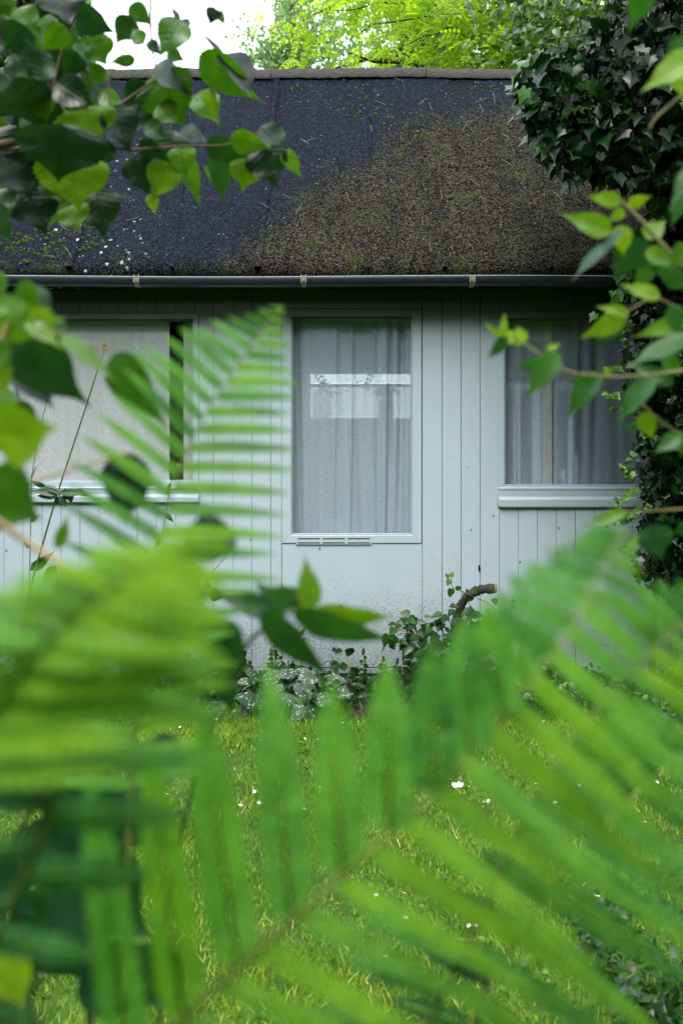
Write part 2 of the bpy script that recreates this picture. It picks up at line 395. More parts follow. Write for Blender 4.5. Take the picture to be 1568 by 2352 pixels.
# ================================================================= CABIN
cab = empty('garden_cabin', (0, D, 0), 'pale grey boarded cabin with dark felt roof and black gutter behind the lawn', 'cabin')
WX0, WX1 = -4.4, 4.0
EAVE_Z = 2.11
PITCH = 43.7
LW = (35, 442, 737, 1103)      # left window glass
DW = (672, 943, 731, 1226)     # tall central pane
RW = (1160, 1560, 735, 1113)   # right window glass
def holes(pa, pb):
    out = []
    if pb > LW[0] - 13 and pa < LW[1] + 14: out.append((Z(1153), Z(720), LW[0] - 13, LW[1] + 14))
    if pb > 650 and pa < 968: out.append((-9, Z(708), 640, 980))
    if pb > RW[0] - 15 and pa < RW[1] + 15: out.append((Z(1163), Z(717), RW[0] - 15, RW[1] + 15))
    return out
mb = MB()
edges = [1015 + PITCH * k for k in range(-60, 50)]
edges = [e for e in edges if e < 630 or e > 1010]
edges = sorted(edges + [647, 969.5])
zt, zb = EAVE_Z, Z(1533)
T_ = .014
for pa, pb in zip(edges[:-1], edges[1:]):
    if pb - pa < 8: continue
    gp = random.choice([.0004, .0004, .0009, .0012, .0018]); xa, xb = X(pa) + .0006, X(pb) - gp
    if xa < WX0 or xb > WX1: continue
    spans = [(zb, zt)]
    pieces = []
    for h0, h1, hl, hr in holes(pa + 3, pb - 3):
        if pa < hl - 1: pieces.append((xa, X(hl), h0, h1))
        if pb > hr + 1: pieces.append((X(hr), xb, h0, h1))
        ns = []
        for s0, s1 in spans:
            if h0 > s0 + .01: ns.append((s0, min(h0, s1)))
            if h1 < s1 - .01: ns.append((max(h1, s0), s1))
        spans = ns
    yo = D + random.uniform(-.0012, .0012); c = random.choice([.0012, .002, .0028])
    tt = random.random()
    if abs(pa - 623) < 12 or abs(pb - 647) < 2: pass
    for xa_, xb_, s0, s1 in [(xa, xb, q0, q1) for q0, q1 in spans] + pieces:
        prof = np.array([(xa_, yo + T_), (xa_, yo + c), (xa_ + c, yo), (xb_ - c, yo), (xb_, yo + c), (xb_, yo + T_)])
        lo = np.column_stack([prof, np.full(6, s0)]); hi = np.column_stack([prof, np.full(6, s1)])
        q = np.array([[i, (i + 1) % 6, 6 + (i + 1) % 6, 6 + i] for i in range(6)])
        mb.add(np.vstack([lo, hi]), [q, np.array([[5, 4, 3, 2, 1, 0]]), np.array([[6, 7, 8, 9, 10, 11]])])
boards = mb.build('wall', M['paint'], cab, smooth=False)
# backing behind the board gaps, solid side and rear walls, with openings kept free
def wall_with_holes(mb, y0, y1, hs, z0=.05, z1=EAVE_Z):
    xs = [WX0]
    for a, b, c_, d_ in sorted(hs):
        mb.box(xs[-1], a, y0, y1, z0, z1); mb.box(a, b, y0, y1, z0, c_); mb.box(a, b, y0, y1, d_, z1); xs.append(b)
    mb.box(xs[-1], WX1, y0, y1, z0, z1)
hs = [(X(q[0]) - .01, X(q[1]) + .01, Z(q[3]) - .01, Z(q[2]) + .01) for q in (LW, DW, RW)]
mb = MB(); wall_with_holes(mb, D + T_ + .001, D + .05, hs); mb.build('wall_backing', M['gap'], cab, smooth=False)
YB = 8.5
bw = (X(704, YB), .62, 1.25, 1.93)
mb = MB(); wall_with_holes(mb, D + .052, D + .06, hs)
wall_with_holes(mb, YB, YB + .08, [bw])
mb.box(WX0, WX0 + .06, D + .062, YB - .002, .05, EAVE_Z); mb.box(WX1 - .06, WX1, D + .062, YB - .002, .05, EAVE_Z)
mb.box(-.95, -.9, D + .062, YB - .002, .06, 2.3); mb.box(.98, 1.03, D + .062, YB - .002, .06, 2.3)
mb.box(WX0 + .07, WX1 - .07, D + .062, YB - .002, 2.32, 2.36)
mb.build('room_wall', M['room'], cab, smooth=False)
mb = MB(); mb.box(WX0 + .07, WX1 - .07, D + .062, YB - .002, .02, .058); mb.build('room_floor', M['floorboards'], cab, smooth=False)
# plinth and the drip board above it
mb = MB(); mb.box(WX0, WX1, D + .012, D + .045, -.05, Z(1546)); mb.build('plinth', M['plinth'], cab, smooth=False)
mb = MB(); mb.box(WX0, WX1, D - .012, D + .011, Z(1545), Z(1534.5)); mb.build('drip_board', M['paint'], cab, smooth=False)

def frame(mb, x0, x1, z0, z1, w_, yf, yb, wb=None, wt=None):
    """rectangular timber frame with a small chamfer, mitred, opening x0..x1, z0..z1"""
    wb = wb or w_; wt = wt or w_; c = .004
    def ring(dx, dzb, dzt, y): return [(x0 - dx, y, z0 - dzb), (x1 + dx, y, z0 - dzb), (x1 + dx, y, z1 + dzt), (x0 - dx, y, z1 + dzt)]
    R = ring(0, 0, 0, yb) + ring(0, 0, 0, yf + c) + ring(c, c, c, yf) + ring(w_ - c, wb - c, wt - c, yf) + ring(w_, wb, wt, yf + c) + ring(w_, wb, wt, yb)
    q = []
    for k in range(5):
        for i in range(4):
            j = (i + 1) % 4; q.append([k * 4 + i, k * 4 + j, k * 4 + 4 + j, k * 4 + 4 + i])
    for i in range(4):
        j = (i + 1) % 4; q.append([20 + i, 20 + j, j, i])
    mb.add(R, np.array(q)[:, ::-1])
def window(name, q, w_, wb, wt, proud, inner=.008, sill=None, recess=.012):
    x0, x1, z0, z1 = X(q[0]), X(q[1]), Z(q[3]), Z(q[2])
    mb = MB(); frame(mb, x0 - .006, x1 + .006, z0 - .006, z1 + .006, w_ - .006, D - proud, D + .013, wb - .006, wt - .006)
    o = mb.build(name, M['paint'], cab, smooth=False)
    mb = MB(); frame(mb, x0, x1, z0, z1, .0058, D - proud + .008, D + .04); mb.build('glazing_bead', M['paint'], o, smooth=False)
    mb = MB(); mb.box(x0 - .004, x1 + .004, D + .024, D + .028, z0 - .004, z1 + .004)
    g = mb.build('pane', M['glass'], o, smooth=False)
    return o
wl = window('window', LW, .035, .048, .042, .008)
wd = window('window', DW, .058, .052, .050, .006)
wr = window('window', RW, .040, .030, .045, .014)
# door leaf panel below the central pane
mb = MB(); x0, x1 = X(647.8), X(968.8)
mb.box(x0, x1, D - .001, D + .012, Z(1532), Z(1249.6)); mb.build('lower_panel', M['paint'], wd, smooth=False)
# stiles between pane frame and boards
mb = MB(); mb.box(X(680), X(852), D - .0095, D - .0065, Z(1250), Z(1231)); vent = mb.build('vent', M['paint'], wd, smooth=False)
mb = MB()
for k in range(3):
    for zz in (1237, 1246.5):
        mb.box(X(684 + k * 57), X(735 + k * 57), D - .0102, D - .0094, Z(zz + 1.2), Z(zz - 1.2))
mb.build('vent_slot', M['gap'], vent, smooth=False)
# rounded sills
def sill(q, xl, xr, ya, yb_, parent):
    mb = MB(); x0, x1 = X(xl), X(xr); z1, z0 = Z(ya), Z(yb_)
    prof = [(D + .012, z1), (D - .016, z1), (D - .022, z1 - .006), (D - .018, z1 - .018), (D - .016, (z0 + z1) / 2 + .004), (D - .022, (z0 + z1) / 2 - .002), (D - .026, (z0 + z1) / 2 - .012), (D - .024, z0 + .007), (D - .017, z0), (D + .012, z0)]
    n_ = len(prof); xs = [x0, x0 + .003, x0 + .01, x0 + .03, x1]; sh = [.6, .85, .97, 1, 1]
    yc = np.mean([p[0] for p in prof]); zc = (z0 + z1) / 2
    V = []
    for xx, s_ in zip(xs, sh): V += [(xx, D + .012 + (p[0] - D - .012) * s_, zc + (p[1] - zc) * s_ if p[1] < zc else p[1]) for p in prof]
    qd = [[i * n_ + j, i * n_ + (j + 1) % n_, (i + 1) * n_ + (j + 1) % n_, (i + 1) * n_ + j] for i in range(len(xs) - 1) for j in range(n_)]
    mb.add(V, [np.array(qd), np.array([list(range(n_))[::-1]]), np.array([list(range((len(xs) - 1) * n_, len(xs) * n_))])])
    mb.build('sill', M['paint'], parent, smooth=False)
sill(RW, 1142, 1590, 1119, 1166, wr)
sill(LW, 8, 458, 1118, 1155, wl)
# far window of the room
mb = MB(); frame(mb, bw[0] + .03, bw[1] - .03, bw[2] + .03, bw[3] - .03, .05, YB - .03, YB + .05); bwo = mb.build('window', M['whitewood'], cab, smooth=False)
mb = MB(); mb.box(bw[0] + .03, bw[1] - .03, YB - .01, YB + .02, Z(889, YB), Z(882, YB)); mb.build('glazing_bar', M['whitewood'], bwo, smooth=False)
mb = MB(); mb.box(bw[0] + .03, bw[1] - .03, YB + .04, YB + .044, bw[2], bw[3]); mb.build('pane', M['glass'], bwo, smooth=False)

# ---- roof
prof = [(5.36, 2.108), (5.19, 2.112), (5.15, 2.13), (5.124, 2.160), (5.118, 2.19), (5.13, 2.222), (5.155, 2.262)]
a, b = np.array([5.155, 2.262]), np.array([6.25, 3.63])
for t in np.linspace(0, 1, 42)[1:]: prof.append(tuple(a + (b - a) * t))
prof += [(6.9, 3.64), (7.55, 3.62), (8.60, 2.26), (8.64, 2.15), (8.5, 2.10)]
prof = np.array(prof); RN = nrm(np.array([0, -(b - a)[1], (b - a)[0]]))
xs = np.linspace(WX0 - .15, WX1 + .15, 220)
XX = np.repeat(xs[None], len(prof), 0); YY = np.repeat(prof[:, :1], len(xs), 1); ZZ = np.repeat(prof[:, 1:], len(xs), 1)
wob = .006 * np.sin(XX * 3.1 + ZZ * 2) + .004 * np.sin(XX * 9 + ZZ * 5) + .0025 * rng.normal(size=XX.shape)
ZZ2 = ZZ + wob * .7; YY2 = YY - wob * .5
mb = MB(); mb.add(np.stack([XX, YY2, ZZ2], -1), grid_idx(len(xs) - 1, len(prof) - 1))
roof = mb.build('roof', M['felt'], cab)
def on_roof(px, py, lift=0.0):
    # ray through the pixel meets the slope
    dirn = np.array([(px - CX) / F, 1, (CY - py) / F]); o_ = np.array([0, 0, H]); p0 = np.array([0, a[0], a[1]])
    t = ((p0 - o_) @ RN) / (dirn @ RN); p = o_ + dirn * t
    return p + RN * lift
# felt laps (sheet edges) running down the slope, slightly wavy strips
mb = MB()
def lap(pts, w_=.035, th=.006):
    P_ = np.array([on_roof(*p) for p in pts]); t = np.linspace(0, 1, 60); tt = np.linspace(0, 1, len(pts))
    C = np.stack([np.interp(t, tt, P_[:, i]) for i in range(3)], -1); C[:, 0] += .003 * np.sin(t * 23) + .002 * rng.normal(size=60)
    ex = np.array([1, 0, 0])
    rows = [C - ex * .002, C + RN * (th + .006), C + ex * w_ + RN * (th + .006), C + ex * (w_ + .004)]
    rows = [r + 0 * r for r in rows]; rows[0] = rows[0] - RN * .01; rows[3] = rows[3] - RN * .01
    V = np.stack(rows, 1); mb = MB(); mb.add(V, grid_idx(3, 59)); mb.build('felt_lap', M['felt'], roof)
lap([(628, 180), (612, 380), (585, 615)]); lap([(985, 180), (1003, 380), (1018, 615)], .02, .003)
lap([(1370, 180), (1400, 400), (1470, 615)]); lap([(245, 180), (215, 400), (150, 615)])
lap([(845, 190), (845, 400), (845, 615)], .012, .001); lap([(1225, 180), (1240, 400), (1262, 615)], .012, .001)
lap([(430, 180), (420, 400), (395, 615)], .012, .001); lap([(-150, 180), (-200, 400), (-290, 615)])
lap([(1750, 180), (1800, 400), (1900, 615)])
# capping strip along the top edge, in lengths
mb = MB(); cuts = [-900, -500, 160, 625, 978, 1330, 1700, 2200]
for k, (c0, c1) in enumerate(zip(cuts[:-1], cuts[1:])):
    x0, x1 = X(c0, 6.25), X(c1, 6.25) - .004
    if x0 < WX0 - .3: x0 = WX0 - .2
    n_ = 30; xx = np.linspace(x0, min(x1, WX1 + .2), n_); o_ = .004 * (k % 2)
    pr = np.array([(-.062, -.070), (-.064, -.060), (-.02, .0), (.0, .010), (.12, .014), (.3, .01)])
    pr = pr + np.array([-.004 - o_, .006 + o_])
    V = np.stack([np.stack([np.full(len(pr), x), 6.25 + pr[:, 0], 3.63 + pr[:, 1] + .004 * math.sin(x * 4) + .002 * rng.normal()], -1) for x in xx])
    mb.add(V, grid_idx(len(pr) - 1, n_ - 1)[:, ::-1])
mb.build('ridge_cap', M['cap'], roof)
# moss cushions on the slope
mb = MB()
def cushion(px, py, r):
    c = on_roof(px, py); n_ = 7
    ax1 = np.array([1., 0, 0]); ax2 = np.cross(RN, ax1)
    ph = rng.random() * 6; V = [c + RN * r * .75]
    for rr, hh in ((.6, .55), (1, -.1)):
        for k in range(n_):
            q = ph + 2 * math.pi * k / n_; s_ = r * rr * rng.uniform(.75, 1.25)
            V.append(c + ax1 * math.cos(q) * s_ + ax2 * math.sin(q) * s_ + RN * r * hh)
    fs = [[0, 1 + k, 1 + (k + 1) % n_] for k in range(n_)]
    qs = [[1 + k, 8 + k, 8 + (k + 1) % n_, 1 + (k + 1) % n_] for k in range(n_)]
    mb.add(V, [np.array(fs), np.array(qs)], np.full((15, 3), rng.random()))
for p in in_poly([(630, 185), (1250, 180), (1260, 260), (1150, 330), (900, 310), (640, 215)], 210): cushion(p[0], p[1], rng.uniform(.003, .012))
for p in in_poly([(200, 330), (280, 330), (300, 420), (240, 560), (60, 610), (0, 560), (120, 500)], 330): cushion(p[0] + rng.normal() * 8, p[1], rng.uniform(.003, .013))
for p in in_poly([(1000, 300), (1450, 300), (1450, 560), (1000, 560)], 90): cushion(p[0], p[1], rng.uniform(.002, .007))
for k in range(60): cushion(995 + k * .38 + rng.normal() * 2, 265 + k * 3.2, rng.uniform(.003, .008))
for k in range(60): cushion(846 + rng.normal() * 1.5, 420 + k * 3.2, rng.uniform(.002, .004))
o = mb.build('moss', M['moss'], roof); o['kind'] = 'stuff'
# dry spruce twigs lying on the felt
tw = [(230, 8, 350), (860, 235, 25, 10), (905, 182, 22, 8), (960, 245, 20, -15), (985, 240, 8, 18), (1090, 240, 34, -12), (1100, 243, 10, 18), (1130, 215, 6, 24), (1060, 305, 14, -24), (1150, 310, 20, 14), (1190, 320, 14, 10), (1110, 330, 12, -10),
      (1080, 415, 22, 18), (1150, 370, 26, 16), (1100, 455, 34, 14), (1270, 445, 20, 20), (1170, 470, 24, 12), (700, 330, 30, -10), (690, 322, 20, 12), (680, 495, 10, -16), (650, 450, 22, 10), (600, 470, 16, 12), (795, 445, 8, 24), (690, 500, 20, -10),
      (140, 520, 20, 14), (170, 540, 14, -20), (290, 510, 30, -8), (150, 570, 16, 24), (60, 545, 22, 10), (100, 590, 30, 6), (850, 290, 4, 18), (1300, 400, 16, 12), (1250, 520, 18, 10), (985, 560, 4, 24), (1012, 440, 3, 22)]
for k, q in enumerate(tw[1:]):
    px, py, dx, dy = q; mb = MB()
    pts = [on_roof(px + dx * s_, py + dy * s_ + 1.4 * math.sin(s_ * 3.1) * (1 if k % 2 else -1), .012) for s_ in np.linspace(0, 1, 7)]
    mb.tube(pts, .0009, 4)
    tag(mb.build('fallen_twig', M['straw'], None, origin=pts[0]), 'thin dry twig fallen on the dark felt roof', 'twig', 'dry twigs scattered over the roof')

# ---- gutter
GD, GZ, GR = 5.045, Z(640, 5.045), .043
mb = MB(); th = np.linspace(math.pi, 2 * math.pi, 15); xs = np.linspace(WX0 - .1, WX1 + .1, 40)
def gring(r): return np.stack([GD + r * np.cos(th), GZ + r * np.sin(th) * .95], -1)
pr = np.vstack([gring(GR), [[GD + GR, GZ + .004]], gring(GR - .003)[::-1], [[GD - GR + .002, GZ + .004]]])
V = np.stack([np.stack([np.full(len(pr), x), pr[:, 0], pr[:, 1] + .004 * math.sin(x * 2.3)], -1) for x in xs]); n_ = len(pr)
q = np.array([[i * n_ + j, (i + 1) * n_ + j, (i + 1) * n_ + (j + 1) % n_, i * n_ + (j + 1) % n_] for i in range(len(xs) - 1) for j in range(n_)])
mb.add(V, q); gut = mb.build('gutter', M['gutter'], cab)
mb = MB(); mb.tube([(x, GD - GR, GZ + .005 + .004 * math.sin(x * 2.3)) for x in xs], .0022, 6); mb.build('gutter_lip', plain('pale_lip', (.30, .32, .33), .4, .5), gut)  # lip paler than the gutter body
for px in (-450, -66, 318, 698, 1082, 1466, 1850):
    x0 = X(px, GD); mb = MB(); w_ = .012
    r = GR + .0035; pp = [(GD + r * math.cos(t), GZ + r * math.sin(t) * .95) for t in np.linspace(math.pi, 2 * math.pi, 12)]
    pp = [(GD - r, GZ + .009), (GD - r - .001, GZ + .009)] + pp
    rr = GR + .0012; pi_ = [(GD + rr * math.cos(t), GZ + rr * math.sin(t) * .95) for t in np.linspace(math.pi, 2 * math.pi, 12)]
    V = np.array([[(x0 - w_, *p) for p in pp], [(x0 + w_, *p) for p in pp]]); mb.add(V, grid_idx(len(pp) - 1, 1))
    for sgn in (-1, 1): mb.box(x0 + sgn * w_ - .002, x0 + sgn * w_ + .002, GD - r - .003, GD - r + .004, GZ - .028, GZ + .013)
    mb.box(x0 - .003, x0 + .003, GD - r - .004, GD - r, GZ - .02, GZ - .004)
    mb.build('gutter_bracket', M['clip'], gut, smooth=False)
# soffit
mb = MB(); mb.box(WX0, WX1, 5.16, 5.36, EAVE_Z + .001, EAVE_Z + .012); mb.build('soffit', plain('dark_soffit', (.03, .03, .028), .9, .1), cab, smooth=False)
# knot hole chip
mb = MB(); c = P(1100, 1307, D - .003)
mb.add([c + np.array([-.006, 0, .02]), c + np.array([.005, -.002, .018]), c + np.array([.007, -.001, -.005]), c + np.array([.002, 0, -.02]), c + np.array([-.005, -.003, -.004])], np.array([[0, 1, 2, 3, 4]]))
mb.build('knot_hole', M['gap'], boards, smooth=False)

# ================================================================= BEHIND THE GLASS
def curtain(name, q, mat, y0, folds, label, amp=.022, top=0, seed=0, lean=0.0):
    x0, x1, z0, z1 = X(q[0]) - .03, X(q[1]) + .03, Z(q[3]) - .04, Z(q[2]) + .05
    r = np.random.default_rng(seed); nu, nv = 260, 24
    u = np.linspace(0, 1, nu + 1); v = np.linspace(0, 1, nv + 1); U, V = np.meshgrid(u, v)
    Y = np.zeros_like(U)
    for k in range(9):
        c_ = r.random(); s_ = r.uniform(.008, .03) ; sh = r.uniform(-.04, .04) * lean
        Y += amp * r.uniform(.4, 1.2) * np.exp(-((U - c_ - sh * (1 - V)) / s_) ** 2) * folds * r.choice([-1, 1])
    Y += amp * .12 * folds * np.sin(U * 60 + 3 * V + 2 * np.sin(U * 9)) + amp * .5 * folds * np.sin(U * 11 + V * lean * 2)
    mb = MB(); mb.add(np.stack([x0 + (x1 - x0) * U, y0 + Y, z0 + (z1 - z0) * V], -1), grid_idx(nu, nv))
    return tag(mb.build(name, mat, None, origin=(x0, y0, z1)), label, 'curtain')
curtain('curtain', DW, M['sheer'], D + .072, 1.0, 'sheer grey curtain with soft folds behind the tall middle window', seed=5, lean=1)
curtain('curtain', RW, sheer_mat('thin_sheer_curtain', (.62, .70, .92), .54), D + .072, 1.0, 'sheer grey curtain behind the wide window beside the ivy', seed=9, lean=1)
curtain('roller_blind', (35, 372, 750, 1103), M['blind'], D + .055, .08, 'plain woven grey blind covering most of the left window', seed=3)
o = bpy.data.objects['roller_blind']; o['category'] = 'blind'
mb = MB(); U, V = np.meshgrid(np.linspace(0, 1, 60), np.linspace(0, 1, 4)); mb.add(np.stack([bw[0] + .02 + U * (bw[1] - bw[0] - .04), YB - .07 + .012 * np.sin(U * 50), Z(965, YB) + V * (Z(888, YB) - Z(965, YB))], -1), grid_idx(59, 3))
tag(mb.build('net_curtain', M['cream'], None, origin=(bw[0], YB - .07, Z(888, YB))), 'cream net curtain in the small far window of the room', 'curtain')
# white roll in the upper part of the far window
mb = MB(); mb.box(bw[0] + .02, bw[1] - .02, YB - .05, YB - .04, Z(880, YB), bw[3] + .01)
tag(mb.build('window_valance', sheer_mat('white_valance', (.95, .95, .97), .2), None, smooth=False, origin=(bw[0], YB - .04, bw[3])), 'white valance across the top of the small far window', 'valance')
# cabinet with bottle and vase
cz = Z(961, 6.6)
mb = MB(); mb.box(-.8, .8, 6.55, 7.0, .06, cz - .03); ct = mb.build('cabinet', M['cabinet'], None, smooth=False, origin=(0, 6.8, .06))
tag(ct, 'waist high grey cabinet inside the room behind the tall curtain', 'cabinet')
mb = MB(); mb.box(-.82, .82, 6.53, 7.02, cz - .029, cz); mb.build('worktop', M['whitewood'], ct, smooth=False)
for xx in (-.4, 0, .4):
    mb = MB(); mb.box(xx - .19, xx + .19, 6.535, 6.549, .1, cz - .06); mb.build('door', M['cabinet'], ct, smooth=False)
def lathe(mb, c, prof, n=20):
    th = np.linspace(0, 2 * np.pi, n, endpoint=False); m = len(prof)
    V = np.array([[(c[0] + r * math.cos(t), c[1] + r * math.sin(t), c[2] + z) for t in th] for r, z in prof])
    q = np.array([[i * n + j, i * n + (j + 1) % n, (i + 1) * n + (j + 1) % n, (i + 1) * n + j] for i in range(m - 1) for j in range(n)])
    mb.add(V, [q, np.array([list(range(n))[::-1]]), np.array([[(m - 1) * n + j for j in range(n)]])])
c = (X(741, 6.65), 6.65, cz)
bo = empty('bottle', c, 'pale bottle with a dark cap on the cabinet inside the room', 'bottle')
mb = MB(); lathe(mb, c, [(.06, 0), (.062, .02), (.06, .09), (.066, .15), (.055, .185), (.022, .205), (.018, .21)]); mb.build('bottle_body', sheer_mat('bottle_plastic', (.6, .66, .7), .35), bo)
mb = MB(); lathe(mb, (c[0], c[1], c[2] + .211), [(.021, 0), (.021, .035), (.018, .037)]); mb.build('cap', plain('cap_grey', (.12, .12, .14), .5), bo)
c = (X(886, 6.65), 6.65, cz)
vo = empty('vase', c, 'dark vase of dried flowers on the cabinet inside the room', 'vase')
mb = MB(); lathe(mb, c, [(.05, 0), (.055, .03), (.05, .08), (.045, .11), (.06, .125)]); mb.build('pot', plain('vase_brown', (.16, .13, .09), .5), vo)
mb = MB(); n_ = 160; pp = np.array(c) + np.array([0, 0, .12]); dr = rdir(n_, (0, 0, 1.2), .6)
place(mb, ELs, pp + dr * rng.uniform(.01, .09, (n_, 1)), dr, rdir(n_), .035, .012, tint=rng.random(n_)); mb.build('flowers', sheer_mat('dried_flower', (.35, .30, .14), .6), vo)
# white slatted screen behind the right window
sc_ = empty('slatted_screen', (X(1160, 5.44), 5.44, .06), 'white slatted folding screen standing inside behind the right hand window', 'screen')
y_ = 5.44
mb = MB(); mb.box(X(1150, y_), X(1306, y_), y_, y_ + .03, Z(897, y_), Z(880, y_)); mb.build('rail', M['whitewood'], sc_, smooth=False)
for x0, x1, zt_ in ((1179, 1184, 898), (1188, 1194, 898), (1222, 1251, 898), (1262, 1268, 898), (1272, 1277, 898), (1304, 1314, 866), (1317, 1326, 1040), (1288, 1297, 1076)):
    mb = MB(); mb.box(X(x0, y_), X(x1, y_), y_ + .001, y_ + .028, .06, Z(zt_, y_)); mb.build('slat', M['whitewood'], sc_, smooth=False)
# white curtain bunched at the far left of the left window
for k, (x0, x1) in enumerate(((62, 70), (92, 97), (118, 150))):
    mb = MB(); y_ = 5.44
    u = np.linspace(0, 1, 12); V = np.array([[(X(x0) + (X(x1) - X(x0)) * t, y_ + .008 * math.sin(t * 12), zz) for t in u] for zz in (Z(1110), Z(740))])
    mb.add(V, grid_idx(11, 1)); tag(mb.build('curtain_edge', M['blind'], None, origin=(X(x0), y_, Z(740))), ('narrow', 'thin', 'wider')[k] + ' white curtain strip hanging at the left end of the left window', 'curtain')

# ================================================================= GRASS
def lawn_blades(n, xr, yr, hmin, hmax, wid, fn=None, tlo=0.0, thi=1.0, lean=.5):
    x = rng.uniform(*xr, n); y = rng.uniform(*yr, n)
    clump = np.sin(x * 5.1 + 2 * np.sin(y * 3.7)) + np.sin(y * 6.3 + 1.5 * np.sin(x * 4.3)) + .6 * np.sin(x * 17 + y * 13)
    keep = rng.random(n) < .72 + .2 * clump
    x, y, clump = x[keep], y[keep], clump[keep]; n = len(x)
    L = rng.uniform(hmin, hmax, n) * (1 + .16 * clump)
    t = np.clip(rng.beta(2, 3, n) * (thi - tlo) + tlo + .10 * np.sin(x * 3.3 - y * 2.1 + 1), 0, 1)
    dead = rng.random(n) < .05 + .12 * (np.sin(x * 7 + y * 3) * np.sin(y * 9 - x * 2) > .45); t = np.where(dead & (thi > .7), rng.uniform(.75, 1, n), t * .9)
    p = np.stack([x, y, hgt(x, y) - .004], -1)
    dr = rdir(n, (0, 0, 1.0), lean)
    dr[:, 2] = np.abs(dr[:, 2]) + .12; dr = nrm(dr)
    return p, dr, L, t, n
BL = tpl_grid(1, 3, lambda v: np.clip(1 - v ** 1.8, .04, 1))
mb = MB()
for args in ((270000, (-2.5, 2.6), (1.7, 4.78), .012, .036, .0019, None, 0, 1, .42), (14000, (-4.5, -2.5), (1.7, 4.78), .02, .05, .0017, None, 0, 1, .6), (14000, (2.6, 4.5), (1.7, 4.78), .02, .05, .0017, None, 0, 1, .6), (9000, (-2, 2), (.3, 1.7), .02, .05, .002, None, 0, .6, .6),
             (9000, (-3.2, 3.2), (4.58, 4.86), .05, .13, .0020, None, 0, .55, .38)):
    p, dr, L, t, n = lawn_blades(*args)
    zd = rdir(n); place(mb, BL, p, dr, zd, L, args[5] * rng.uniform(.6, 1.3, n), rng.uniform(.1, .7, n), 0, t)
# clover-like low leaves among the grass
n = 9000; p = np.stack([rng.uniform(-2.5, 2.6, n), rng.uniform(1.8, 4.7, n), np.zeros(n)], -1); p[:, 2] = hgt(p[:, 0], p[:, 1]) + rng.uniform(.01, .03, n)
keep = (np.sin(p[:, 0] * 4 + 1) + np.sin(p[:, 1] * 5 + p[:, 0] * 2) > .2); p = p[keep]; n = len(p)
place(mb, ELs, p, rdir(n, (0, 0, .3)), rdir(n, (0, 0, 1.5), .6), rng.uniform(.01, .022, n), rng.uniform(.005, .009, n), .2, .1, rng.uniform(0, .4, n))
tag(mb.build('grass', GRASS), 'short yellow green lawn grass with straw coloured blades', 'grass', kind='stuff')

# daisies
daisy_px = [(113, 1705), (97, 1695), (90, 1702), (67, 1711), (247, 1738), (231, 1739), (284, 1641), (397, 1690), (363, 1697), (498, 1648), (503, 1661), (695, 1690), (746, 1692), (783, 1655), (735, 1690), (868, 1660), (835, 1675), (861, 1684), (864, 1697), (1010, 1663), (589, 1812), (554, 1822), (547, 1843), (592, 1837), (637, 1710),
            (695, 1856), (738, 1806), (736, 1799), (1080, 1799), (1118, 1831), (1130, 1833), (1115, 1836), (1276, 1839), (1228, 1796), (1336, 1798), (1370, 1652), (1430, 1700), (965, 1954), (963, 1935), (864, 2052), (1300, 2051), (1385, 2065), (1366, 2045), (930, 2113), (893, 2124), (1090, 2122), (1084, 2119), (843, 2165), (880, 2197), (882, 2215), (597, 2180),
            (82, 2051), (103, 2182), (352, 2068), (355, 2060), (382, 1826), (385, 1815), (40, 1857), (37, 2000), (1060, 2259), (1477, 1877), (1410, 1760), (1250, 1660), (1500, 1790), (420, 1668), (340, 1672), (600, 1700)]
dz = None
pm = MB(); n = 12; th = np.arange(n) / n * 2 * np.pi
place(pm, ELs, np.zeros((n, 3)) + [0, 0, .03], np.stack([np.cos(th), np.sin(th), np.full(n, .25)], -1), (0, 0, 1), .0088, .0022, .2, .1, .5)
for k, (px, py) in enumerate(daisy_px):
    d_ = min(F * (H - .03) / (py - CY), 4.8); p = P(px, py, d_); p[2] = max(hgt(p[0], p[1]), 0)
    if dz is None:
        e = empty('daisy', p); b_ = pm.build('petals', M['white_petal'], None); b_.parent = e
        q = MB(); lathe(q, (0, 0, .029), [(.0026, 0), (.0028, .001), (.0015, .0025)], 8); c_ = q.build('flower_centre', M['yellow'], None); c_.parent = e
        q = MB(); q.tube([(0, 0, 0), (.001, .001, .015), (0, 0, .03)], .0008, 4); s_ = q.build('stalk', M['stem'], None); s_.parent = e
        dz = e
    else:
        e = dz.copy(); col.objects.link(e); e.location = Vector(p.tolist())
        for ch in (b_, c_, s_):
            c2 = ch.copy(); col.objects.link(c2); c2.parent = e
    s = random.uniform(.5, .95); e.scale = (s, s, s); e.rotation_euler = (random.uniform(.1, .7), random.uniform(-.3, .3), random.uniform(0, 6))
    tag(e, 'tiny white daisy standing in the lawn grass', 'daisy', 'daisies dotted over the lawn')

# ================================================================= BORDER PLANTS
def cloud_plants(mb, n, xr, yr, zmax, size, tints=(0, .8), tpl=ELs, up=.7):
    x = rng.uniform(*xr, n); y = rng.uniform(*yr, n); hh = zmax * (.55 + .35 * np.sin(x * 7 + 1) + .25 * np.sin(x * 19 + y * 9)); hh = np.clip(hh, .03, None)
    z = rng.random(n) ** .7 * hh
    s_ = rng.uniform(.55, 1.3, n) * size
    place(mb, tpl, np.stack([x, y, z], -1), rdir(n, (0, -.3, .25)), rdir(n, (0, -.35, up), .55), s_, s_ * rng.uniform(.32, .5, n), rng.uniform(0, .4, n), .25, rng.uniform(*tints, n) ** 1.3)
mb = MB()
cloud_plants(mb, 7500, (X(-120), X(770)), (4.72, 5.22), .25, .036)
cloud_plants(mb, 1500, (X(500), X(775)), (4.95, 5.24), .34, .036)
cloud_plants(mb, 1400, (X(930), X(1230)), (4.9, 5.24), .30, .036)
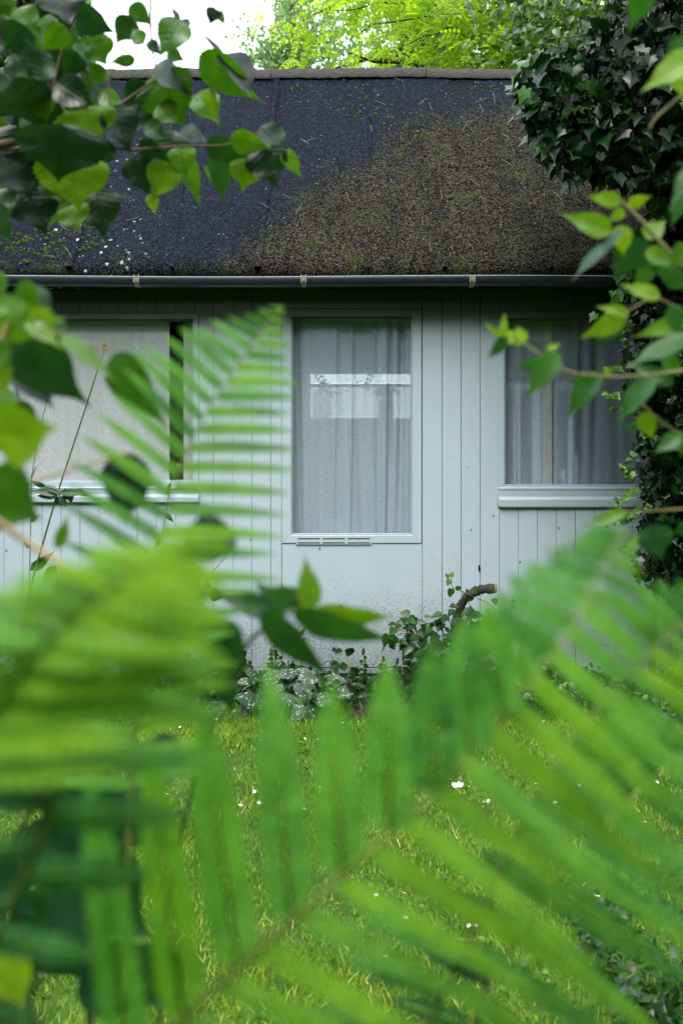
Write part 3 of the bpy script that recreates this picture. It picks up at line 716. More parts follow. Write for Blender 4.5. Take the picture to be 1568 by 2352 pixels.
cloud_plants(mb, 1300, (X(640), X(1160)), (4.85, 5.24), .10, .03)
cloud_plants(mb, 3600, (X(1150), X(1750)), (4.55, 5.22), .17, .038, (0, 1))
cloud_plants(mb, 1800, (X(-1100), X(-120)), (4.8, 5.2), .2, .036); cloud_plants(mb, 1800, (X(1750), X(2500)), (4.8, 5.2), .2, .036)
n = 900; x = rng.uniform(-2.4, 2.4, n); p = np.stack([x, rng.uniform(4.75, 5.2, n), np.zeros(n)], -1)
place(mb, BL, p, rdir(n, (0, -.2, 2), .5), rdir(n), rng.uniform(.1, .24, n), .0022, .3, 0, rng.uniform(0, .7, n))
tag(mb.build('border_weeds', WEED), 'tangle of low leafy weeds along the foot of the cabin wall', 'weeds', kind='stuff')

mb = MB()  # low leaves added in dark tints to stand in for corner shadow
for x0_, x1_, y0_, y1_, n_ in ((.55, 1.7, 1.95, 2.7, 3800), (-1.6, -.75, 1.95, 2.6, 2600), (1.05, 2.3, 2.7, 3.5, 1500)):
    x = rng.uniform(x0_, x1_, n_); y = rng.uniform(y0_, y1_, n_); k_ = np.sin(x * 9 + y * 4) + np.sin(y * 11 - x * 5) > -.7 ; x, y = x[k_], y[k_]; n = len(x)
    z = hgt(x, y) + rng.random(n) ** .8 * (.05 + .06 * np.clip(np.sin(x * 6) * np.sin(y * 7) + .5, 0, 1)); s_ = rng.uniform(.014, .034, n)
    place(mb, OVs, np.stack([x, y, z], -1), rdir(n, (0, -.2, .2)), rdir(n, (0, -.2, .9), .6), s_, s_ * rng.uniform(.35, .5, n), rng.uniform(0, .4, n), .25, rng.uniform(0, .62, n))
tag(mb.build('shadow_weeds', WEED), 'leafy weeds over the near lawn corners, coloured dark for the shadow there', 'weeds', kind='stuff')

def stemmed(name, pts, r, leaves, label, cat, mat, tpl=OVs, extra=None, smat='stem', group=None):
    """pts (px,py,d) of the stem; leaves: (px,py of base, px,py of tip, width px, tint, roll deg)"""
    W_ = np.array([P(*p) for p in pts]); t = np.linspace(0, 1, 24); tt = np.linspace(0, 1, len(W_))
    C = np.stack([np.interp(t, tt, W_[:, i]) for i in range(3)], -1)
    for i in (0, 2): C[1:-1, i] = (C[:-2, i] + C[1:-1, i] * 2 + C[2:, i]) / 4
    root = empty(name, (C[0][0], C[0][1], max(0, C[0][2])), label, cat, group)
    mb = MB(); mb.tube(C, np.linspace(r, r * .55, 24), 6)
    for l in leaves:
        i = np.argmin(np.hypot((C[:, 0] / C[:, 1] * F + CX) - l[0], (CY - (C[:, 2] - H) / C[:, 1] * F) - l[1]))
        b_ = P(l[0], l[1], C[i][1] - .004)
        if np.linalg.norm(b_ - C[i]) > .004: mb.tube([C[i], (C[i] + b_) / 2 + [0, 0, .003], b_], r * .45, 5)
    mb.build('stem', M[smat], root)
    mb = MB(); put_leaves(mb, leaves, pts[0][2] - .01, tpl, dvar=.01); mb.build('leaves', mat, root)
    return root

def put_leaves(mb, leaves, d0, tpl=OV, dvar=.06, curv=(.05, .3), wav=.0, fold=(.1, .35), mi=0):
    for l in leaves:
        bx, by, tx, ty, w_, t_ = l[:6]; roll = l[6] if len(l) > 6 else rng.uniform(-35, 35)
        d1 = l[7] if len(l) > 7 else d0 + rng.uniform(-dvar, dvar); dd = rng.uniform(-.25, .25) * math.hypot(tx - bx, ty - by) * d1 / F
        b_ = P(bx, by, d1); e_ = P(tx, ty, d1 + dd); Yv = e_ - b_; L = np.linalg.norm(Yv); Yv = Yv / L
        C = nrm(np.array([0, 0, H]) - b_); C = C - (C @ Yv) * Yv; C = nrm(C); S = np.cross(Yv, C); a_ = math.radians(roll)
        Zv = C * math.cos(a_) + S * math.sin(a_)
        wd_ = w_ / 2 * 1.12 * d1 / F / max(.5, math.cos(a_)) * 1.06
        place(mb, tpl, b_, Yv, Zv, L, wd_, rng.uniform(*curv), rng.uniform(*fold), np.clip(t_ + rng.uniform(-.05, .05), 0, 1), wav)

# lungwort with spotted leaves
lw = empty('lungwort', (X(650, 4.8), 4.8, 0), 'silver spotted lungwort clump at the edge of the lawn', 'plant')
mb = MB(); LV = [(525, 1612, 458, 1652, 30), (584, 1620, 514, 1665, 36), (655, 1542, 592, 1572, 30), (708, 1535, 628, 1578, 27), (700, 1583, 776, 1652, 46), (682, 1550, 748, 1577, 30), (745, 1573, 802, 1594, 33), (605, 1627, 546, 1594, 30),
      (700, 1632, 668, 1657, 22), (603, 1562, 572, 1545, 22), (672, 1570, 735, 1615, 36), (640, 1590, 690, 1640, 32), (600, 1585, 560, 1610, 28), (630, 1600, 600, 1650, 28), (715, 1600, 770, 1615, 30), (650, 1570, 620, 1605, 26), (690, 1545, 640, 1550, 22), (560, 1590, 520, 1600, 24),
      (735, 1560, 790, 1560, 24), (580, 1560, 540, 1580, 24), (670, 1620, 725, 1660, 30), (620, 1640, 585, 1670, 22)]
for l in LV:
    d_ = 4.62 + (1660 - l[1]) / 130 * .25
    b_ = P(l[0], l[1], d_); e_ = P(l[2], l[3], d_ - .05); Yv = nrm(e_ - b_); L = np.linalg.norm(e_ - b_)
    place(mb, EL, b_, Yv, (rng.uniform(-.3, .3), -.8, .75), L * 1.05, l[4] / 2 * d_ / F * 1.25, .18, .22, rng.random(), .05)
mb.build('leaves', LUNG, lw)
mb = MB()
for l in LV: b_ = P(l[0], l[1], 4.62 + (1660 - l[1]) / 130 * .25); mb.tube([(X(650, 4.85), 4.85, 0), (b_ + [X(650, 4.85), 4.85, 0]) / 2 + [0, 0, .02], b_], .0022, 5)
mb.build('stem', M['stem'], lw)

# self-heal spikes against the sill board
for k, (px, py, hh) in enumerate(((880, 1560, 45), (912, 1562, 42), (834, 1560, 62), (629, 1560, 78), (955, 1575, 40), (528, 1560, 60), (568, 1580, 52), (402, 1590, 56), (375, 1600, 50), (885, 1610, 55), (470, 1570, 60))):
    d_ = 5.18 if k < 5 else 5.0
    r_ = empty('self_heal', (X(px, d_), d_, 0), None, 'plant', 'self-heal plants along the wall')
    r_['label'] = 'small self-heal with a dark brown seed head by the wall foot' if k < 3 else 'small self-heal with a pale green flower knob by the wall foot'
    mb = MB(); top = P(px, py - hh, d_); b_ = np.array([X(px, d_), d_, 0]); mb.tube([b_, (b_ + top) / 2 + [.004, 0, 0], top], .0014, 5); mb.build('stem', M['stem'], r_)
    mb = MB(); n = 40; zz = rng.random(n); pp = top + np.stack([0 * zz, 0 * zz, zz * .028 - .012], -1); dr = rdir(n, (0, 0, .6)); place(mb, ELs, pp, dr, rdir(n), .011, .004, tint=.5); mb.build('seed_head', M['spike'] if k < 3 else M['ball'], r_)
    mb = MB(); lv = []
    for j in range(5): yy = py - hh + 12 + j * 9; lv += [(px, yy, px - rng.uniform(9, 18), yy + rng.uniform(-3, 8), 9, rng.uniform(.2, .8)), (px, yy, px + rng.uniform(9, 18), yy + rng.uniform(-3, 8), 9, rng.uniform(.2, .8))]
    put_leaves(mb, lv, d_, OVs, .01); mb.build('leaves', WEED, r_)

stemmed('wall_creeper', [(806, 1545, 5.2), (800, 1520, 5.2), (790, 1480, 5.22), (785, 1440, 5.23), (783, 1400, 5.24)], .003,
        [(785, 1410, 768, 1405, 12, .3), (785, 1410, 800, 1404, 12, .4), (788, 1496, 768, 1501, 17, .15), (792, 1493, 815, 1500, 17, .15), (798, 1528, 780, 1534, 18, .2), (803, 1536, 822, 1545, 15, .3), (783, 1402, 783, 1388, 10, .5)],
        'slim creeper with paired round leaves climbing the pale panel', 'plant', WEED, EL, smat='tanstem')
stemmed('tall_weed', [(693, 1580, 5.1), (692, 1530, 5.1), (690, 1480, 5.1), (686, 1436, 5.1)], .002,
        [(688, 1465, 676, 1440, 9, .5), (688, 1462, 702, 1438, 9, .6), (690, 1474, 718, 1468, 13, .3), (690, 1474, 700, 1484, 12, .3), (689, 1470, 666, 1476, 12, .3), (690, 1490, 712, 1500, 11, .3), (690, 1500, 670, 1512, 12, .4)],
        'upright green weed with narrow leaves in front of the pale panel', 'plant', WEED)
# scabious: straight dark stem with a knobbly ball
def ball(root, px, py, d_, r):
    mb = MB(); n = 90; dr = rdir(n); c_ = P(px, py, d_); place(mb, ELs, c_ + dr * r * .55, dr, rdir(n), r * .6, r * .2, 0, 0, rng.random(n))
    mb.build('flower_head', M['ball'], root)
s1 = stemmed('scabious', [(40, 1500, 3.3), (75, 1330, 3.3), (103, 1235, 3.3), (130, 1140, 3.3), (188, 965, 3.3), (239, 805, 3.3)], .0042,
        [(137, 1132, 92, 1107, 13, .2), (137, 1132, 66, 1126, 16, .2), (133, 1138, 75, 1140, 14, .2), (105, 1118, 66, 1104, 10, .3), (137, 1140, 128, 1162, 14, .3), (140, 1140, 152, 1165, 15, .2), (145, 1138, 172, 1142, 12, .2), (140, 1132, 208, 1132, 14, .2), (175, 1125, 210, 1143, 12, .2), (150, 1135, 148, 1120, 8, .4), (130, 1140, 100, 1128, 12, .5), (160, 1133, 165, 1158, 14, .15)],
        'tall dark stemmed scabious with a yellow knob before the left window', 'plant', WEED, OVx)
ball(s1, 239, 797, 3.3, .0125)
s2 = stemmed('scabious', [(60, 1560, 3.6), (68, 1350, 3.6), (71, 1200, 3.6), (74, 1080, 3.6), (135, 790, 3.6)], .0025,
        [(72, 1100, 84, 1062, 5, .6), (71, 1200, 90, 1180, 8, .5), (70, 1260, 52, 1240, 8, .5), (130, 1300, 95, 1340, 22, .2), (70, 1310, 128, 1268, 20, .2)], 'thinner green stemmed scabious at the left end of the left window', 'plant', WEED)
ball(s2, 135, 778, 3.6, .014)
s3 = stemmed('scabious', [(400, 1600, 3.6), (425, 1400, 3.6), (455, 1340, 3.6), (490, 1312, 3.6), (522, 1275, 3.6), (537, 1226, 3.6)], .0022,
        [(458, 1345, 425, 1352, 12, .9), (458, 1345, 430, 1368, 14, .7), (458, 1345, 452, 1376, 14, .95), (460, 1345, 468, 1378, 12, .9), (465, 1342, 490, 1352, 16, .3), (470, 1335, 510, 1320, 6, .7), (460, 1340, 432, 1330, 12, .8), (480, 1362, 520, 1372, 26, .1)], 'curving scabious stem with a small bud and lime leaf whorl', 'plant', WEED)
ball(s3, 538, 1222, 3.6, .007)
s4 = stemmed('scabious', [(330, 1500, 3.7), (370, 1250, 3.7), (392, 1110, 3.7), (410, 1072, 3.7)], .002, [(392, 1110, 380, 1140, 8, .4), (380, 1180, 400, 1200, 10, .4), (372, 1240, 350, 1260, 10, .4)], 'short scabious with a flat green bud low in the left window', 'plant', WEED)
ball(s4, 411, 1068, 3.7, .008)

# ---- sawn branch with creeper over it
sb = empty('sawn_branch', P(1050, 1500, 5.0) * [1, 1, 0], 'bent bark covered branch with a sawn end leaning at the wall', 'branch')
br = [(1035, 1600, 5.05), (1038, 1500, 5.05), (1046, 1430, 5.03), (1058, 1388, 5.0), (1078, 1364, 4.98), (1105, 1353, 4.96), (1138, 1352, 4.94)]
W_ = np.array([P(*p) for p in br]); t = np.linspace(0, 1, 40); C = np.stack([np.interp(t, np.linspace(0, 1, 7), W_[:, i]) for i in range(3)], -1)
for _ in range(3): C[1:-1] = (C[:-2] + C[1:-1] * 2 + C[2:]) / 4
mb = MB(); mb.tube(C, .023 + .0038 * rng.normal(size=40), 14); sbb = mb.build('branch_bark', M['bark'], sb)
mb = MB(); mb.tube([C[-1] - (C[-1] - C[-2]) * .1, C[-1] + nrm(C[-1] - C[-2]) * .003], [.0225, .022], 16); mb.build('cut_face', M['cut'], sb)
cr = empty('creeper', P(1000, 1577, 5.0) * [1, 1, 0], 'dark leaved creeper heaped over the sawn branch', 'creeper')
mb = MB(); sm_ = MB()
pp = in_poly([(885, 1450), (930, 1410), (1000, 1420), (1040, 1385), (1090, 1395), (1120, 1425), (1190, 1430), (1195, 1455), (1150, 1475), (1110, 1500), (1030, 1510), (1000, 1550), (950, 1545), (930, 1505), (890, 1480)], 250)
for k, q in enumerate(pp):
    d_ = rng.uniform(4.78, 5.05); c_ = P(q[0], q[1], d_); s_ = rng.uniform(.028, .062)
    place(mb, HEART, c_, nrm([rng.normal() * .7, rng.normal() * .2 - .3, -.3 + rng.normal() * .4]), rdir(1, (0, -.6, .9), .4), s_, s_ * .42, .2, .2, rng.beta(1.5, 2.5) * .8)
    if k % 7 == 0: sm_.tube([P(q[0], q[1], d_ + .01), P(q[0] * .5 + 520, q[1] + 20, d_ + .03), P(1030 + rng.normal() * 12, 1570, 5.05)], .002, 5)
put_leaves(mb, [(1036, 1352, 1032, 1372, 14, .6), (1034, 1332, 1025, 1344, 12, .7), (1036, 1325, 1040, 1314, 9, .9), (1030, 1326, 1022, 1318, 8, .8), (1046, 1352, 1060, 1350, 10, .6), (1083, 1352, 1094, 1364, 14, .4), (1080, 1370, 1070, 1380, 15, .4), (1132, 1385, 1142, 1375, 14, .4), (1180, 1385, 1176, 1375, 10, .7), (1174, 1392, 1182, 1396, 9, .6), (940, 1412, 918, 1408, 18, .3), (925, 1432, 905, 1440, 18, .4), (910, 1462, 895, 1478, 22, .3), (945, 1430, 960, 1420, 16, .3)], 4.9, HEART, .03)
sm_.tube([P(*q) for q in ((1085, 1400, 4.9), (1060, 1358, 4.92), (1040, 1350, 4.95), (1033, 1335, 4.97), (1038, 1318, 4.97))], .002, 5)
sm_.tube([P(*q) for q in ((1000, 1460, 4.9), (960, 1450, 4.9), (920, 1456, 4.9), (895, 1470, 4.92))], .0022, 5)
sm_.tube([P(*q) for q in ((1060, 1358, 4.9), (1120, 1385, 4.9), (1160, 1420, 4.9), (1185, 1455, 4.9))], .0022, 5)
mb.build('leaves', WEED, cr); sm_.build('stem', M['twig'], cr)

# fallen white petal
mb = MB(); c_ = P(1052, 1772, 3.6); c_[2] = .045
place(mb, EL, c_, (.1, 0, 1), (0, -1, .3), .022, .008, .3, .3, .5); place(mb, EL, c_ + [.006, 0, 0], (.5, 0, 1), (0, -1, .4), .02, .006, .3, .3, .5); place(mb, EL, c_ + [-.004, 0, 0], (-.5, 0, .5), (0, -1, .6), .024, .009, .3, .3, .5)
tag(mb.build('fallen_petal', M['white_petal'], None, origin=c_ * [1, 1, 0]), 'crumpled white petal caught upright in the grass', 'petal')

# ================================================================= IVY
iv = empty('ivy', (X(1560, 5.0), 5.0, 0), 'dark glossy ivy column and overhang beside the right hand window', 'ivy')
POLY = [(1420, -90), (1390, 40), (1330, 110), (1235, 140), (1194, 215), (1212, 262), (1265, 330), (1300, 375), (1355, 390), (1400, 380), (1445, 430), (1482, 470), (1480, 560), (1448, 610), (1428, 650), (1445, 700), (1432, 780), (1436, 880), (1458, 950), (1460, 1050), (1474, 1150), (1466, 1250), (1462, 1325), (1500, 1356), (1620, 1365), (1900, 1370), (1950, -90)]
mb = MB()
pp = in_poly(POLY, 10500)
up = np.clip((430 - pp[:, 1]) / 430, 0, 1); over = (pp[:, 1] < 420)
edge = np.clip((1500 - pp[:, 0]) / 300, 0, 1)
dep = np.where(over, rng.uniform(4.05, 4.9, len(pp)), rng.uniform(4.62, 5.02, len(pp)))
pos = np.stack([(pp[:, 0] - CX) * dep / F, dep, H + (CY - pp[:, 1]) * dep / F], -1)
n = len(pp); s_ = np.where(over, rng.uniform(.035, .085, n), rng.uniform(.03, .055, n))
Yd = rdir(n, (-.3, -.45, -.75), .6); Zd = rdir(n, (-.2, -.3, .7), .75)
tn = np.clip(rng.beta(1.3, 3.0, n) * .9, 0, .8)
place(mb, IVY, pos, Yd, Zd, s_, s_ * .5, rng.uniform(-.05, .5, n), rng.uniform(0, .6, n), tn)
pp = in_poly([(1300, 100), (1200, 130), (1180, 230), (1205, 300), (1250, 360), (1300, 410), (1390, 430), (1430, 400), (1400, 150)], 260); n = len(pp); dep = rng.uniform(4.1, 4.5, n); s_ = rng.uniform(.05, .095, n)
place(mb, IVY, np.stack([(pp[:, 0] - CX) * dep / F, dep, H + (CY - pp[:, 1]) * dep / F], -1), rdir(n, (-.5, -.2, -.8), .5), rdir(n, (-.3, -.5, .8), .5), s_, s_ * .5, rng.uniform(0, .5, n), rng.uniform(0, .5, n), rng.uniform(.2, .85, n))
# second layer deeper in, darker leaves filling the gaps
pp = in_poly([(x + 28, y + (12 if y < 1300 else -30)) for x, y in POLY], 3500); dep = np.where(pp[:, 1] < 420, rng.uniform(4.5, 5.0, len(pp)), rng.uniform(4.85, 5.1, len(pp)))
n = len(pp); place(mb, IVY, np.stack([(pp[:, 0] - CX) * dep / F, dep, H + (CY - pp[:, 1]) * dep / F], -1), rdir(n, (0, -.2, -1), .5), rdir(n, (-.1, -1, .3), .5), .085, .045, .2, .2, rng.random(n) * .3)
sm_ = MB()
# vines rising up the column
for k in range(16):
    x0 = 1490 + k * 26; pts = [P(x0 + 18 * math.sin(k * 2 + yy * .006), yy, 5.06 - .12 * (yy < 400)) for yy in range(1560, -60, -60)]; pts[0][2] = 0
    sm_.tube(pts, np.linspace(.016, .006, len(pts)), 7)
for k in range(10):
    y0 = 60 + 32 * k; sm_.tube([P(1560, y0 - 30, 4.9), P(1450, y0, 4.7), P(1350, y0 + 20, 4.5), P(1255 + 6 * k, y0 + 30, 4.3)], [.008, .006, .004, .002], 6)
# free shoots with small bright leaves
SH = [[(1450, 820), (1420, 845), (1395, 850), (1382, 842)], [(1470, 880), (1430, 905), (1400, 912), (1386, 905)], [(1460, 760), (1440, 745), (1432, 720), (1434, 705)], [(1480, 850), (1440, 800), (1424, 775), (1430, 750)], [(1490, 950), (1440, 940), (1410, 945), (1398, 935)],
      [(1480, 1060), (1450, 1100), (1432, 1085), (1425, 1070)], [(1470, 1100), (1445, 1140), (1425, 1150), (1405, 1146)], [(1500, 1180), (1450, 1195), (1410, 1205), (1380, 1208)], [(1490, 1300), (1450, 1280), (1420, 1262), (1452, 1240)], [(1480, 560), (1430, 578), (1380, 580), (1348, 576), (1340, 570)],
      [(1520, 1150), (1470, 1165), (1435, 1190), (1415, 1160)], [(1500, 700), (1470, 640), (1440, 620), (1425, 640)], [(1490, 1000), (1465, 1020), (1440, 1060), (1450, 1085)], [(1480, 1330), (1455, 1325), (1440, 1300)]]
for s in SH:
    pts = [P(x, y, 4.75 - .03 * i) for i, (x, y) in enumerate(s)]; t = np.linspace(0, 1, 14); A_ = np.array(pts); C = np.stack([np.interp(t, np.linspace(0, 1, len(s)), A_[:, i]) for i in range(3)], -1)
    C[1:-1] = (C[:-2] + C[1:-1] + C[2:]) / 3
    sm_.tube(C, np.linspace(.0022, .001, 14), 5)
    for i in range(3, 14, 1):
        for sd in (-1, 1):
            if rng.random() < .62:
                z_ = (.046 - .002 * i) * rng.uniform(.7, 1.1); place(mb, IVY, C[i] + [0, -.01, 0], rdir(1, (sd * .5, -.2, .1), .5), rdir(1, (0, -1, .6), .3), z_, z_ * .5, .1, .15, rng.uniform(.8, 1))
# mid-green younger leaves along one bare runner
for k in range(70):
    q = k / 70; c_ = P(1400 + 130 * q + rng.normal() * 16, 720 - 280 * q + rng.normal() * 18, 4.55); z_ = rng.uniform(.04, .07); place(mb, IVY, c_, rdir(1, (-.4, -.2, -.7), .4), rdir(1, (-.1, -.8, .7), .35), z_, z_ * .5, .15, .2, rng.uniform(.8, .95))
for k in range(26):
    c_ = P(1395 + rng.normal() * 48, 255 + rng.normal() * 14, 4.15); z_ = rng.uniform(.04, .06); place(mb, IVY, c_, rdir(1, (-.6, -.2, -.4), .5), rdir(1, (-.1, -.8, .7), .35), z_, z_ * .5, .15, .2, rng.uniform(.82, .97))
mb.build('leaves', IVYM, iv); sm_.build('stem', M['twig'], iv)

# ================================================================= BACKGROUND TREES
def tree(name, x, y, ht, label, r=.12, lean=0.0):
    root = empty(name, (x, y, 0), label, 'tree', 'trees behind the cabin')
    mb = MB(); pts = [(x + lean * t + .05 * math.sin(t * 7), y, ht * t) for t in np.linspace(0, 1, 14)]
    mb.tube(pts, np.linspace(r, r * .25, 14), 9)
    return root, mb
def limb(mb, p0, p1, r0, r1, sag=.15, n=12):
    p0, p1 = np.array(p0, float), np.array(p1, float); t = np.linspace(0, 1, n)[:, None]
    C = p0 + (p1 - p0) * t; C[:, 2] += sag * np.sin(t[:, 0] * np.pi); C += rng.normal(size=C.shape) * .02
    mb.tube(C, np.linspace(r0, r1, n), 6); return C
# pinnate compound leaf
def pinnate(mb, p, dr, up, size, tint, pairs=6):
    n = len(p); dr = nrm(dr); up = nrm(up - (up * dr).sum(1, keepdims=True) * dr); sx = np.cross(dr, up)
    for i in range(pairs + 1):
        q = p + dr * (size * (i + .6) / (pairs + 1))[:, None] - np.array([0, 0, 1]) * (size * .25 * (i / pairs) ** 2)[:, None]
        for sd in ((-1, 1) if i < pairs else (0,)):
            dd = nrm(sx * sd + dr * (.45 if sd else 1) - np.array([0, 0, .25]))
            place(mb, ELs, q, dd, up + rng.normal(size=(n, 3)) * .25, size * .24, size * .062, .1, .2, tint)
# robinia, bright
r_, tm = tree('robinia', 2.6, 11.0, 8.5, 'bright lime robinia with feathery leaves arching over the roof', .16)
lm = []
for k in range(26):
    az = rng.uniform(0, 6.28); h0 = rng.uniform(2.5, 7); L_ = rng.uniform(2, 4.2); p1 = (2.6 + L_ * math.cos(az) * 1.1, 10.2 + L_ * math.sin(az) * .55, h0 + rng.uniform(-.6, 1.5))
    lm.append(limb(tm, (2.6, 11.0, h0), p1, .05, .008, .5))
for tgt in ((760, 20), (840, 60), (930, 100), (1010, 40), (1090, 110), (1160, 60), (1000, 120), (880, 20)):
    lm.append(limb(tm, (2.6, 11, 4.6), P(tgt[0], tgt[1], rng.uniform(8.3, 9.6)), .03, .004, .6, 16))
tm.build('trunk', M['bark'], r_)
mb = MB(); C = np.concatenate([c[3:] for c in lm]); n = 3000; p = C[rng.integers(0, len(C), n)] + rng.normal(size=(n, 3)) * [.38, .3, .25]
q = in_poly([(800, -60), (1350, -60), (1350, 150), (1000, 150), (960, 40), (800, 30)], 850); dd_ = rng.uniform(8.3, 10.5, 850); p = np.vstack([p, np.stack([(q[:, 0] - CX) * dd_ / F, dd_, H + (CY - q[:, 1]) * dd_ / F], -1)]); n = len(p)
pinnate(mb, p, rdir(n, (-.3, -.2, -.3), .7), rdir(n, (0, 0, 1), .35), rng.uniform(.16, .26, n), np.clip(rng.beta(2.2, 1.8, n), 0, 1), 5)
mb.build('crown', ROBIN, r_)
# pale airy tree
r_, tm = tree('birch', X(676, 16), 16.0, 10.5, 'pale airy tree with tiny leaves against the white sky', .12)
lm = []
for k in range(40):
    h0 = rng.uniform(4, 10); az = rng.uniform(0, 6.28); L_ = rng.uniform(.5, 1.5) * (1.2 - .06 * h0)
    x0 = X(676, 16); lm.append(limb(tm, (x0, 16, h0), (x0 + L_ * math.cos(az) * 1.3, 16 + L_ * math.sin(az), h0 + L_ * .5), .02, .004, .1))
for tgt in ((618, 60), (640, 20), (625, 120), (680, 60), (700, 110), (600, 150)): lm.append(limb(tm, (X(676, 16), 16, 6.2), P(tgt[0], tgt[1], 15.5), .015, .004, .1))
tm.build('trunk', M['bark'], r_)
mb = MB(); C = np.concatenate([c[3:] for c in lm]); n = 10000; p = C[rng.integers(0, len(C), n)] + rng.normal(size=(n, 3)) * [.12, .2, .12]
n2 = 3500; q = in_poly([(640, -20), (800, -20), (900, 60), (900, 160), (640, 160), (620, 100)], n2); cl = np.sin(q[:, 0] * .11) + np.sin(q[:, 1] * .17 + q[:, 0] * .05); q = q[cl > -.9]; dd_ = rng.uniform(15, 17, len(q))
p = np.vstack([p, np.stack([(q[:, 0] - CX) * dd_ / F, dd_, H + (CY - q[:, 1]) * dd_ / F], -1)]); n = len(p)
place(mb, ELs, p, rdir(n, (0, 0, -.5)), rdir(n), rng.uniform(.05, .09, n), rng.uniform(.02, .035, n), .1, .1, rng.random(n)); mb.build('crown', PALE, r_)
# conifers: drooping sprays
def conifer(name, px, d_, ht, label, x_half, nb, tint=(0, .8), r=.16, zlo=1.5):
    x0 = X(px, d_); root, tm = tree(name, x0, d_, ht, label, r); mb = MB()
    for k in range(nb):
        h0 = rng.uniform(zlo, ht * .98); reach = x_half * (1.05 - h0 / ht) + .15; az = rng.uniform(0, 6.28)
        p1 = np.array([x0 + reach * math.cos(az), d_ + reach * math.sin(az), h0 - reach * .25])
        C = limb(tm, (x0, d_, h0), p1, .02, .004, .12, 14)
        m = 150; ii = rng.integers(3, 14, m); base = C[ii] + rng.normal(size=(m, 3)) * .05
        dr = rdir(m, (math.cos(az) * .5, math.sin(az) * .5, -1.0), .35)
        place(mb, ELs, base, dr, rdir(m), rng.uniform(.06, .16, m), rng.uniform(.008, .02, m), .2, .3, rng.uniform(*tint, m))
    tm.build('trunk', M['bark'], root); mb.build('crown', SPRUCE, root); return root
conifer('spruce', 985, 13, 7.8, 'weeping dark spruce glimpsed between the birch and the robinia', 2.0, 260, (.1, 1), zlo=3.2)
conifer('cypress', 40, 10, 7.5, 'dark conifer rising behind the left end of the roof', 1.7, 240, (0, .85))
# dark broad leaved tree, right
r_, tm = tree('elder_tree', X(1500, 8.0), 8.6, 7.0, 'dark glossy leaved tree behind the ivy at the right', .15)
lm = []
for k in range(26):
    az = rng.uniform(0, 6.28); h0 = rng.uniform(3, 6.2); L_ = rng.uniform(.8, 2.0); x0 = X(1500, 8.0); lm.append(limb(tm, (x0, 8.6, h0), (x0 + L_ * math.cos(az), 8.6 + L_ * .5 * math.sin(az), h0 + .5), .04, .008, .2))
for tgt in ((1220, 60), (1260, 110), (1200, 20), (1300, 60), (1240, 140)): lm.append(limb(tm, (X(1500, 8), 8.6, 4.2), P(tgt[0], tgt[1], 7.8), .008, .002, .3))
tm.build('trunk', M['bark'], r_)
mb = MB(); C = np.concatenate([c[3:] for c in lm]); n = 7000; p = C[rng.integers(0, len(C), n)] + rng.normal(size=(n, 3)) * [.25, .2, .22]
place(mb, OVs, p, rdir(n, (-.3, -.3, -.7), .6), rdir(n, (0, -.3, .8), .5), rng.uniform(.06, .11, n), rng.uniform(.018, .032, n), .2, .25, np.clip(rng.beta(1.6, 2, n), 0, 1)); mb.build('crown', ELDER, r_)

# ---- the garden behind the viewer: out-of-view hedges added to block low sky light on three sides (seen in the window reflections)
def light_block_belt(name, p0, p1, ht, label, nleaf=9000):
    p0, p1 = np.array(p0, float), np.array(p1, float); L_ = np.linalg.norm(p1 - p0); ex = (p1 - p0) / L_; nrm_ = np.array([-ex[1], ex[0]])
    root = empty(name, (*(p0 + p1) / 2, 0), label, 'hedge')
    nu, nv = 60, 18; U, V = np.meshgrid(np.linspace(0, 1, nu + 1), np.linspace(0, 1, nv + 1))
    top = ht * (1 + .10 * np.sin(U * 23) + .06 * np.sin(U * 51 + 1)); off = .35 * np.sin(U * 37 + V * 9) + .25 * np.sin(V * 21 + U * 11) + rng.normal(size=U.shape) * .12
    mb = MB(); mb.add(np.stack([p0[0] + ex[0] * L_ * U + nrm_[0] * off, p0[1] + ex[1] * L_ * U + nrm_[1] * off, V * top], -1), grid_idx(nu, nv))
    mb.build('crown', plain(name + '_shade', (.012, .025, .008), .9, .1), root)
    mb = MB(); u, v = rng.random(nleaf), rng.random(nleaf); t_ = ht * (1 + .10 * np.sin(u * 23) + .06 * np.sin(u * 51 + 1)); o_ = rng.normal(size=nleaf) * .45
    pos = np.stack([p0[0] + ex[0] * L_ * u + nrm_[0] * o_, p0[1] + ex[1] * L_ * u + nrm_[1] * o_, v * t_ * 1.03], -1)
    place(mb, OVs, pos, rdir(nleaf, (0, 0, -.4)), rdir(nleaf, (0, 0, .8)), rng.uniform(.18, .34, nleaf), rng.uniform(.06, .12, nleaf), .2, .2, rng.random(nleaf))
    mb.build('leaves', ELDER, root)
light_block_belt('light_block_hedge', (-11, -4.5), (11, -4.5), 6.2, 'out of view leafy hedge blocking low sky light opposite the cabin')
light_block_belt('light_block_hedge', (-8.5, -4), (-8.0, 7), 5.5, 'out of view leafy hedge blocking low sky light on the left of the garden')
light_block_belt('light_block_hedge', (8.5, -4), (8.0, 7), 5.5, 'out of view leafy hedge blocking low sky light on the right of the garden')

